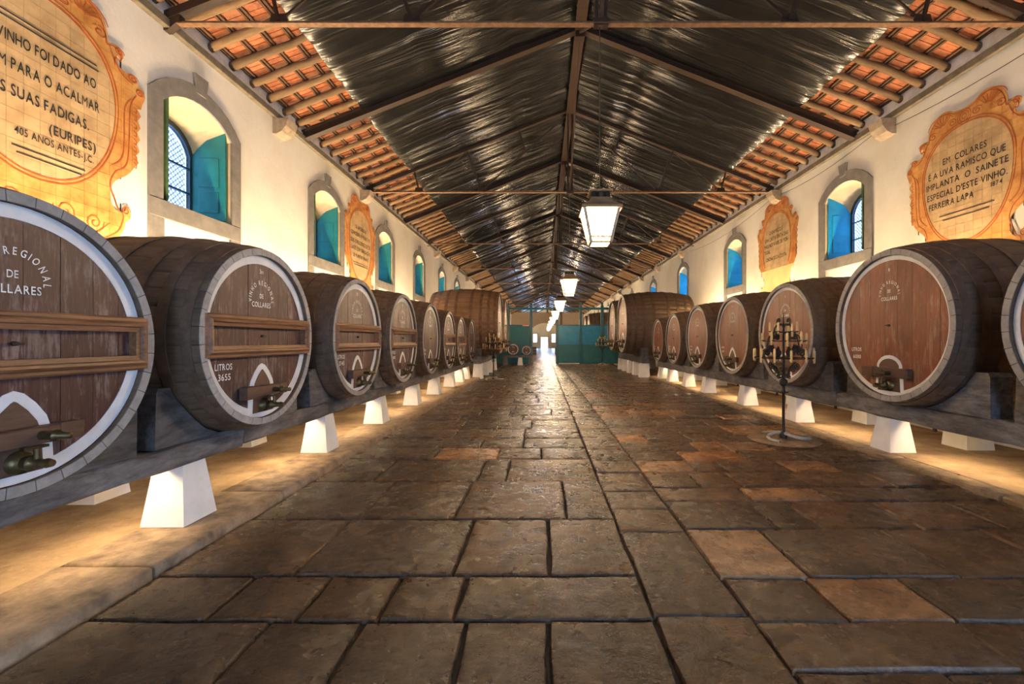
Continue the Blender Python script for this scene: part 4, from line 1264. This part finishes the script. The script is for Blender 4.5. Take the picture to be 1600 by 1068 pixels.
# ------------------------------------------------------------------ candelabra
def spiral(cx, cz, r0, r1, a0, turns, n=18):
    return [(cx + (r0 + (r1 - r0) * i / n) * math.cos(a0 + turns * 2 * PI * i / n), cz + (r0 + (r1 - r0) * i / n) * math.sin(a0 + turns * 2 * PI * i / n)) for i in range(n + 1)]
CAN = []
def candelabrum_meshes():
    mb = MB(); mb.lathe([(0, 0), (.52, 0), (.53, .012), (.50, .024), (.30, .030), (0, .030)], 40); CAN.append(('base_plate', smooth_auto(mb.mesh('base_plate', 'kerb_stone'), 30), (0, 0, 0)))
    for k in range(3):
        a0 = 2 * PI * k / 3 + .5
        pts = [(.05 * math.cos(a0), .05 * math.sin(a0), .12), (.16 * math.cos(a0 + .3), .16 * math.sin(a0 + .3), .10), (.27 * math.cos(a0 + .7), .27 * math.sin(a0 + .7), .075), (.36 * math.cos(a0 + 1.1), .36 * math.sin(a0 + 1.1), .055), (.40 * math.cos(a0 + 1.5), .40 * math.sin(a0 + 1.5), .045)]
        mb = MB(); mb.tube(catmull(pts, 4), .026, 7); CAN.append(('foot', mb.mesh('foot', 'worn_base', True), (0, 0, 0)))
    mb = MB(); mb.lathe([(.05, .03), (.055, .10), (.035, .13), (.022, .16), (.020, .74), (.034, .76), (.034, .78), (.022, .80), (.025, .86), (.058, .89), (.064, .93), (.055, .965), (.026, .99), (.022, 1.08), (.034, 1.10), (.020, 1.12), (.016, 1.80), (.03, 1.83), (.012, 1.86), (.008, 2.0), (.002, 2.05)], 14)
    CAN.append(('pole', smooth_auto(mb.mesh('pole', 'black_iron'), 40), (0, 0, 0)))
    for k in range(8):
        a = 2 * PI * k / 8
        mb = MB(); mb.tube([(math.cos(a) * .03, math.sin(a) * .03, .765), (math.cos(a) * .065, math.sin(a) * .065, .765), (math.cos(a) * .075, math.sin(a) * .075, .785)], .006, 5)
        CAN.append(('stud', mb.mesh('stud', 'black_iron'), (0, 0, 0)))
    for R, z, n in ((.42, 1.315, 12), (.31, 1.585, 9), (.19, 1.73, 6)):
        mb = MB(); mb.tube([(R * math.cos(2 * PI * i / 36), R * math.sin(2 * PI * i / 36), z) for i in range(36)], .009, 6, closed=True)
        for i in range(4):
            a = PI / 2 * i + .4; mb.tube([(0, 0, z - .005), (R * math.cos(a), R * math.sin(a), z)], .006, 5)
        CAN.append(('ring', mb.mesh('ring', 'black_iron'), (0, 0, 0)))
        for i in range(n):
            a = 2 * PI * i / n + z; rr = random.Random(i + int(z * 100)); hh = .10 + .05 * rr.random()
            mb = MB(); mb.lathe([(.0, -.002), (.024, 0), (.028, .012), (.014, .014)], 8)
            CAN.append(('drip_cup', mb.mesh('drip_cup', 'black_iron'), (R * math.cos(a), R * math.sin(a), z + .004)))
            mb = MB(); mb.lathe([(.014, -.05 - .06 * rr.random()), (.018, 0), (.0185, hh * .6), (.016, hh), (.004, hh + .004), (.002, hh + .018)], 8)
            CAN.append(('candle', mb.mesh('candle', 'candle_wax', True), (R * math.cos(a) * 1.03, R * math.sin(a) * 1.03, z + .02)))
    # scrolls: lower S brackets, side scrolls between the rings, crown scrolls
    for k in range(4):
        a = PI / 2 * k + .35; ca, sa = math.cos(a), math.sin(a)
        def up(p2): return [(x * ca, x * sa, z) for x, z in p2]
        mb = MB()
        mb.tube(up(catmull([(.02, 1.02), (.07, 1.00), (.10, 1.06), (.13, 1.14), (.20, 1.20), (.26, 1.24)], 4) + spiral(.235, 1.19, .055, .012, 1.1, -1.4)[1:]), .010, 6)
        mb.tube(up(spiral(.17, 1.135, .045, .010, 1.0, 1.4)), .008, 6); mb.tube(up(spiral(.10, 1.015, .035, .008, 2.5, -1.3)), .007, 6)
        CAN.append(('scroll', mb.mesh('scroll', 'black_iron', True), (0, 0, 0)))
        mb = MB()
        mb.tube(up(catmull([(.41, 1.32), (.39, 1.40), (.33, 1.45), (.33, 1.52), (.31, 1.58)], 4)), .009, 6)
        mb.tube(up(spiral(.34, 1.40, .060, .012, 0.2, 1.5)), .012, 6); mb.tube(up(spiral(.26, 1.47, .050, .010, 3.0, -1.4)), .012, 6); mb.tube(up(spiral(.17, 1.40, .055, .012, 1.0, 1.4)), .012, 6)
        CAN.append(('scroll', mb.mesh('scroll', 'black_iron', True), (0, 0, 0)))
        mb = MB()
        mb.tube(up(catmull([(.31, 1.59), (.28, 1.66), (.22, 1.70), (.19, 1.73), (.17, 1.80), (.12, 1.85), (.03, 1.86)], 4)), .009, 6)
        mb.tube(up(spiral(.225, 1.645, .045, .010, 0.5, 1.4)), .012, 6); mb.tube(up(catmull([(.03, 1.85), (.10, 1.84), (.13, 1.90)], 4) + spiral(.095, 1.915, .035, .008, 0, 1.3)[1:]), .008, 6)
        CAN.append(('scroll', mb.mesh('scroll', 'black_iron', True), (0, 0, 0)))
        # leaf plates
        for z0, x0, sc in ((1.33, .10, 1.0), (1.60, .12, .8), (1.40, .22, .8)):
            mb = MB(); pl = [(0, 0), (.05, .02), (.075, .07), (.05, .075), (.045, .13), (0, .17), (-.02, .12), (-.05, .09), (-.04, .03)]
            vs = [((x0 + px * sc) * ca - t_ * sa, (x0 + px * sc) * sa + t_ * ca, z0 + pz * sc) for t_ in (-.004, .004) for px, pz in pl]; k2 = len(pl)
            mb.add(vs, [tuple(range(k2)), tuple(range(2 * k2 - 1, k2 - 1, -1))] + [(e, e + k2, (e + 1) % k2 + k2, (e + 1) % k2) for e in range(k2)])
            CAN.append(('leaf', mb.mesh('leaf', 'black_iron'), (0, 0, 0)))
candelabrum_meshes()
for lab, loc in (('black wrought-iron candelabrum nearest the camera, before the right casks', (3.86, 7.08, .008)), ('iron candelabrum standing before the giant vats on the left', (-2.0, 17.95, .008)), ('small distant iron candelabrum before the green screen on the right', (3.9, 28.9, .008))):
    root = thing('candelabrum', lab, 'candelabrum', loc, 0, 'wrought-iron candelabra')
    for n_, me, l_ in CAN: link(n_, me, root, l_)

# ------------------------------------------------------------------ painted tile cartouches
def vmap(v):
    return .72 + (v - .605) * .28 / .395 if v > .605 else (.36 + (v - .325) * .36 / .28 if v > .325 else v * .36 / .325)
HALF = [(0, .945), (.10, .955), (.17, .965), (.24, .99), (.34, 1.0), (.46, .975), (.54, .93), (.585, .87), (.60, .82), (.66, .83), (.72, .825), (.755, .795), (.74, .765), (.70, .775), (.68, .75), (.70, .715), (.78, .70), (.85, .715), (.90, .70), (.915, .67), (.94, .665), (.985, .64), (1.0, .605), (.97, .58), (.955, .56)]
FR = [(.955 - (.0 if i % 2 else .045) - .05 * (i / 12) ** 2, .555 - .021 * i) for i in range(11)]
LOW = [(.84, .325), (.78, .30), (.67, .265), (.62, .225), (.63, .175), (.69, .150), (.76, .155), (.79, .175), (.835, .165), (.83, .135), (.78, .115), (.755, .08), (.66, .03), (.52, .0), (.40, .015), (.25, .045), (.12, .03), (0, .02)]
HALF = [(x, vmap(z)) for x, z in HALF]; FR = [(x, vmap(z)) for x, z in FR]; LOW = [(x, vmap(z)) for x, z in LOW]
def outline(w, h):
    right = catmull(HALF, 4)[:-1] + [HALF[-1]] + FR + catmull(LOW, 4)
    pts = [(x * w / 2, z * h) for x, z in right]
    left = [(-x, z) for x, z in pts[::-1]][1:-1]
    poly = pts + left
    return poly if area(poly) > 0 else poly[::-1]
def cartouche(label, side, yc, z0, w, h, lines, single, bare=False, tile=.147):
    rz = PI / 2 if side < 0 else -PI / 2
    root = thing('tile_cartouche', label, 'tile panel', (XL if side < 0 else XR, yc, z0), rz, 'painted tile cartouches')
    sx, sz = w / 2.6, h / 3.1
    poly = outline(2.6, 3.1)
    mat = 'painted_tile'
    field = link('tile_field', None, root, scale=(sx, 1, sz))
    joined = MB()
    n_ = 0
    tx, tz = tile / sx, tile / sz
    nx = int(1.31 / tx) + 1; nz = int(3.1 / tz) + 1
    patch = MB()
    for i in range(-nx, nx):
        for j in range(nz + 1):
            x0, z0_ = i * tx, j * tz
            c = clip_poly(poly, x0, x0 + tx, z0_, z0_ + tz)
            cl = []
            for p in c:
                if not cl or abs(p[0] - cl[-1][0]) + abs(p[1] - cl[-1][1]) > 1e-4: cl.append(p)
            if len(cl) > 2 and abs(cl[0][0] - cl[-1][0]) + abs(cl[0][1] - cl[-1][1]) < 1e-4: cl.pop()
            if len(cl) < 3 or abs(area(cl)) < 2e-4: continue
            mx = sum(p[0] for p in cl) / len(cl); mz = sum(p[1] for p in cl) / len(cl)
            sh = [(p[0] + (mx - p[0]) * .020, p[1] + (mz - p[1]) * .020) for p in cl]
            if area(sh) < 0: sh = sh[::-1]
            if bare and z0_ < 1.0:
                patch.prism(cl if area(cl) > 0 else cl[::-1], -.012, .004); continue
            if single and n_ < 300:
                m1 = MB(); m1.prism(sh, -.016 + random.uniform(-.0008, .0008), .004); m1.build('tile', mat, field); n_ += 1
            else: joined.prism(sh, -.016, .004)
    if joined.v: joined.build('small_tiles', mat, field, kind='stuff')
    if patch.v: patch.build('bare_patch', 'patch_plaster', field)
    # painted lines
    y0, y1 = -.0195, -.0150
    m1 = MB(); wl = .016
    for k in (1.0, 1.045):
        pts = []
        for q in range(65):
            a = 2 * PI * q / 64; e = 2 / 2.2
            cz = math.copysign(abs(math.sin(a)) ** e, math.sin(a)) * 1.03 * k
            cx = math.copysign(abs(math.cos(a)) ** e, math.cos(a)) * (.86 + .10 * cz) * k
            if bare and 1.68 + cz < 1.08: 
                if len(pts) > 2: m1.ribbon(pts, wl, y0, y1)
                pts = []; continue
            pts.append((cx, 1.68 + cz))
        if len(pts) > 2: m1.ribbon(pts, wl, y0, y1)
    for s_ in (1, -1):
        def R(pts, w_=wl):
            pts = [(s_ * x, 3.1 * vmap(z / 3.1)) for x, z in pts]
            if bare: pts = [p for p in pts if p[1] > 1.1]
            if len(pts) > 2: m1.ribbon(pts, w_, y0, y1)
        ctr = (0, 1.62)
        edge = catmull(HALF, 4)
        m1.ribbon([(s_ * x * 1.3 * .965, z * 3.1 - .045) for x, z in edge[:60] if not bare or z * 3.1 > 1.15], wl, y0, y1)
        for k in range(7):    # shell ribs
            a = .5 + k * .28; R([(.44 + .05 * math.cos(a), 2.72 + .05 * math.sin(a)), (.44 + .16 * math.cos(a), 2.72 + .15 * math.sin(a)), (.44 + .25 * math.cos(a) * 1.1, 2.72 + .26 * math.sin(a))], .010)
        R(spiral(.47, 2.76, .30, .26, .1, .42)); R(spiral(.24, 2.72, .10, .015, .3, 1.6)); R(spiral(.66, 2.60, .10, .02, 2.6, -1.4))
        R(spiral(.92, 2.475, .075, .012, 0, 1.6)); R(spiral(1.12, 2.12, .085, .012, .4, 1.7)); R(spiral(1.22, 1.92, .07, .012, .4, 1.6))
        R(catmull([(.78, 2.5), (.86, 2.25), (.98, 2.08), (1.12, 2.02)], 5)); R(catmull([(1.17, 1.86), (1.08, 1.7), (1.06, 1.3), (1.02, 1.06), (.86, .92), (.80, .74), (.90, .52)], 5)); R(catmull([(1.10, 1.80), (1.00, 1.65), (.99, 1.3), (.95, 1.10), (.80, .98)], 5))
        for k in range(8): R([(1.13, 1.72 - .085 * k), (1.17, 1.70 - .085 * k), (1.165, 1.66 - .085 * k), (1.13, 1.67 - .085 * k)], .010)
        R(spiral(1.02, .50, .06, .01, 0, 1.6)); R(catmull([(.84, .66), (.90, .50), (.98, .42), (.90, .22), (.68, .08)], 5)); R(spiral(.26, .30, .14, .015, 2.8, 1.8)); R(spiral(.60, .26, .12, .015, .2, -1.8))
        R(catmull([(.12, .22), (.3, .14), (.55, .12), (.8, .30)], 5))
        for k in range(10): a = .9 + k * .12; R([(.60 * math.cos(PI - a) * -1 + .28, .52 - .05 * k * .3), (.60 * math.cos(PI - a) * -1 + .34, .44 - .05 * k * .3)], .008)
    for r_ in (.13, .09, .045): m1.ribbon([(r_ * math.cos(2 * PI * q / 20), 2.84 + r_ * 1.0 * math.sin(2 * PI * q / 20)) for q in range(21)], .012, y0, y1)
    m1.build('painted_scrolls', 'paint_red', root, scale=(sx, 1, sz))
    for (t_, x, z, size, width) in lines:
        m2 = MB(); put_text(m2, t_, x, z, size, -.0205, width / text_width(t_, size)); m2.build('lettering', 'letter_black', root)
    return root
def rules(root, segs):
    for x0, x1, z in segs:
        m1 = MB(); m1.ribbon([(x0, z), (x1, z)], .012, -.0205, -.017); m1.build('ruled_line', 'letter_black', root)
r_ = cartouche('large painted tile cartouche on the left wall with EURIPES quotation', -1, 4.60, 2.72, 2.42, 2.85, [
    ('O VINHO FOI DADO AO', .05, 1.82, .16, 1.06), ('HOMEM PARA O ACALMAR', .0, 1.56, .16, 1.24), ('DAS SUAS FADIGAS.', .0, 1.30, .16, 1.0),
    ('(EURIPES)', .33, 1.08, .145, .50), ('405 ANOS ANTES-J.C.', .16, .94, .11, .78)], True)
rules(r_, [(-.55, .58, 2.10), (-.57, .60, 2.045), (-.25, .45, .82), (-.21, .41, .76)])
r_ = cartouche('smaller painted tile cartouche between the second and third left windows', -1, 12.72, 2.70, 2.25, 3.0, [
    ('D. AFONSO III', 0, 2.05, .15, .74), ('CONCEDEU A PEDRO MI-', 0, 1.85, .15, 1.34), ('GUEL O REGUENGO DE CO-', 0, 1.63, .15, 1.40), ('LARES COM OBRIGAÇÃO', 0, 1.44, .15, 1.34), ('DE PLANTAR VINHAS.', 0, 1.24, .15, 1.05)], False)
rules(r_, [(-.5, .5, 1.10), (-.45, .45, 1.04)])
r_ = cartouche('large painted tile cartouche on the right wall with RAMISCO text dated 1874', 1, 7.18, 2.64, 2.26, 2.85, [
    ('EM  COLARES', 0, 1.96, .15, .76), ('É A UVA RAMISCO QUE', 0, 1.78, .15, 1.32), ('IMPLANTA  O  SAINETE', 0, 1.60, .15, 1.40), ("ESPECIAL D'ESTE VINHO.", 0, 1.42, .15, 1.37), ('FERREIRA LAPA', -.24, 1.245, .15, .82), ('1874', .52, 1.31, .10, .18)], True)
rules(r_, [(-.45, .48, 1.09), (-.38, .40, 1.01)])
r_ = cartouche('painted tile cartouche with bare plaster foot on the right wall', 1, 12.97, 2.70, 2.25, 3.02, [
    ('O RAMISCO É', 0, 2.08, .15, .75), ('UMA CASTA TINTA DAS', 0, 1.89, .15, 1.28), ('MAIS NOTÁVEIS DE POR-', 0, 1.71, .15, 1.34), ('TUGAL', -.50, 1.53, .15, .36), ('CINCINATO DA COSTA', 0, 1.30, .15, 1.12)], False, bare=True)

# ------------------------------------------------------------------ green screen across the hall
def screen(label, x0, x1, posts, panels, lower, matp, gap_left):
    root = thing('wooden_screen', label, 'screen', (0, YPART, 0), 0, 'wooden screens')
    for x in posts:
        m1 = MB(); m1.bbox(x - .09, x + .09, -.09, .09, 0, 3.98, .012); p = m1.build('post', 'screen_post', root)
        m1 = MB(); m1.lathe([(.10, 3.98), (.10, 4.03), (.05, 4.06), (.09, 4.13), (.08, 4.20), (0, 4.26)], 10, (x, 0, 0)); m1.build('finial', 'screen_post', p)
    for i, (a, e) in enumerate(panels):
        m1 = MB(); m1.bbox(a + .005, e - .005, -.03, .03, 1.33, 2.62, .006); m1.build('panel', matp, root)
        m1 = MB(); m1.bbox(a, e, -.05, .05, 2.62, 2.70, .006); m1.build('rail', 'screen_post', root)
        m1 = MB(); m1.bbox(a, e, -.05, .05, 1.25, 1.33, .006); m1.build('rail', 'screen_post', root)
        m1 = MB(); m1.box(a, e, -.025, .025, .10, 1.25); m1.build('panel', 'screen_green', root)
        m1 = MB(); m1.bbox(a, e, -.055, .055, .0, .14, .006); m1.build('rail', 'screen_post', root)
        n_ = max(1, round((e - a) / .8))
        for q in range(n_):
            b0, b1 = a + (e - a) * q / n_, a + (e - a) * (q + 1) / n_
            m1 = MB(); m1.bbox(b0 + .09, b1 - .09, -.045, -.02, .24, 1.15, .012); m1.build('panel', 'screen_green', root)
    return root
sl = screen('dark green wooden screen left of the aisle opening, behind two small casks', XL, -.71, [-.80, -2.35, -3.9, -5.1], [(-2.26, -.89), (-3.81, -2.44), (-5.01, -3.99)], 0, 'screen_green', False)
sr = screen('blue-green wooden screen right of the aisle opening', .93, XR, [1.0, 2.62, 4.1, 5.6, 6.75], [(1.09, 2.53), (2.71, 4.01), (4.19, 5.51), (5.69, 6.66)], 0, 'screen_paint', True)
m1 = MB(); m1.bbox(1.09, 2.53, -.07, -.05, 0, .06, .004); m1.build('threshold', 'whitewash', sr)
m1 = MB(); m1.bbox(XL + .02, XR - .02, -.07, .07, 3.72, 3.88, .01)
tb = m1.build('screen_beam', 'screen_post', None, loc=(0, YPART - .17, 0)); tag(tb, 'long green beam spanning both wooden screens overhead', 'beam')
m1 = MB(); m1.bbox(-.23, .23, -.012, .012, -.05, .05, .003); sg_ = m1.build('wall_sign', 'red_paint', None, loc=(-1.17, YPART - .068, 2.66)); tag(sg_, 'small red and white sign on the left green screen', 'sign')
m1 = MB(); m1.box(-.20, .20, -.016, -.011, -.022, .0); m1.build('white_stripe', 'white_paint', sg_)

# small casks on a shelf before the left screen
for k, (x, r, lab) in enumerate(((-1.93, .35, 'larger of the two small casks on the low stand'), (-1.06, .29, 'smaller of the two small casks on the low stand'))):
    s = r / R0
    c_ = cask(lab, (x, 28.75, .64 + r * 1.13), 0, r, False, False, HEADS_L[k], None, None, group='small casks on the low stand')
root = thing('cask_stand', 'low dark wooden stand with a white plinth, carrying two small casks', 'stand', (-1.6, 29.2, 0), 0)
for y in (-.30, .28):
    m1 = MB(); m1.bbox(-1.05, .95, y - .08, y + .08, .50, .64, .01); m1.build('rail', 'beam_wood', root)
for x in (-.85, .12, .8):
    m1 = MB(); m1.frustum(x, 0, 0.005, .50, .34, .8, .22, .7); m1.build('leg', 'whitewash' if abs(x - .12) < .1 else 'beam_wood', root)

# posts and boxes glimpsed through the opening, far down the hall
for k, (x, y, lab) in enumerate(((-1.6, 62, 'dark far post left of the bright doorway'), (2.6, 62, 'dark far post right of the bright doorway'))):
    root = thing('timber_post', lab, 'post', (x, y, 0), 0, 'far timber posts')
    m1 = MB(); m1.bbox(-.15, .15, -.15, .15, 0, 5.98, .02); m1.build('shaft', 'dark_post', root); m1 = MB(); m1.frustum(0, 0, 0, .5, .6, .6, .45, .45); m1.build('base', 'grey_stone', root)
for k, (x, y, lab) in enumerate(((-1.2, 50, 'dark crate on the floor far left of the bright doorway'), (1.9, 50, 'dark crate on the floor far right of the bright doorway'))):
    root = thing('wooden_crate', lab, 'crate', (x, y, .006), 0, 'far crates')
    for q in range(3): m1 = MB(); m1.bbox(-.5, .5, -.4, .4, .02 + .3 * q, .29 + .3 * q, .012); m1.build('slat', 'dark_post', root)
    m1 = MB(); m1.bbox(-.52, .52, -.42, .42, 0, .03, .004); m1.build('base', 'dark_post', root)
# cable sagging along the right wall
pts = []
for a, e in ((4.0, 9.2), (9.2, 13.1), (13.1, 21.3)):
    for q in range(10):
        t = q / 10; pts.append((XR - .03, a + (e - a) * t, 5.86 - .18 * 4 * t * (1 - t) * (e - a) / 5))
m1 = MB(); m1.tube(pts, .006, 5); o = m1.build('cable', 'wire_black'); tag(o, 'thin dark cable sagging along the top of the right wall', 'cable')
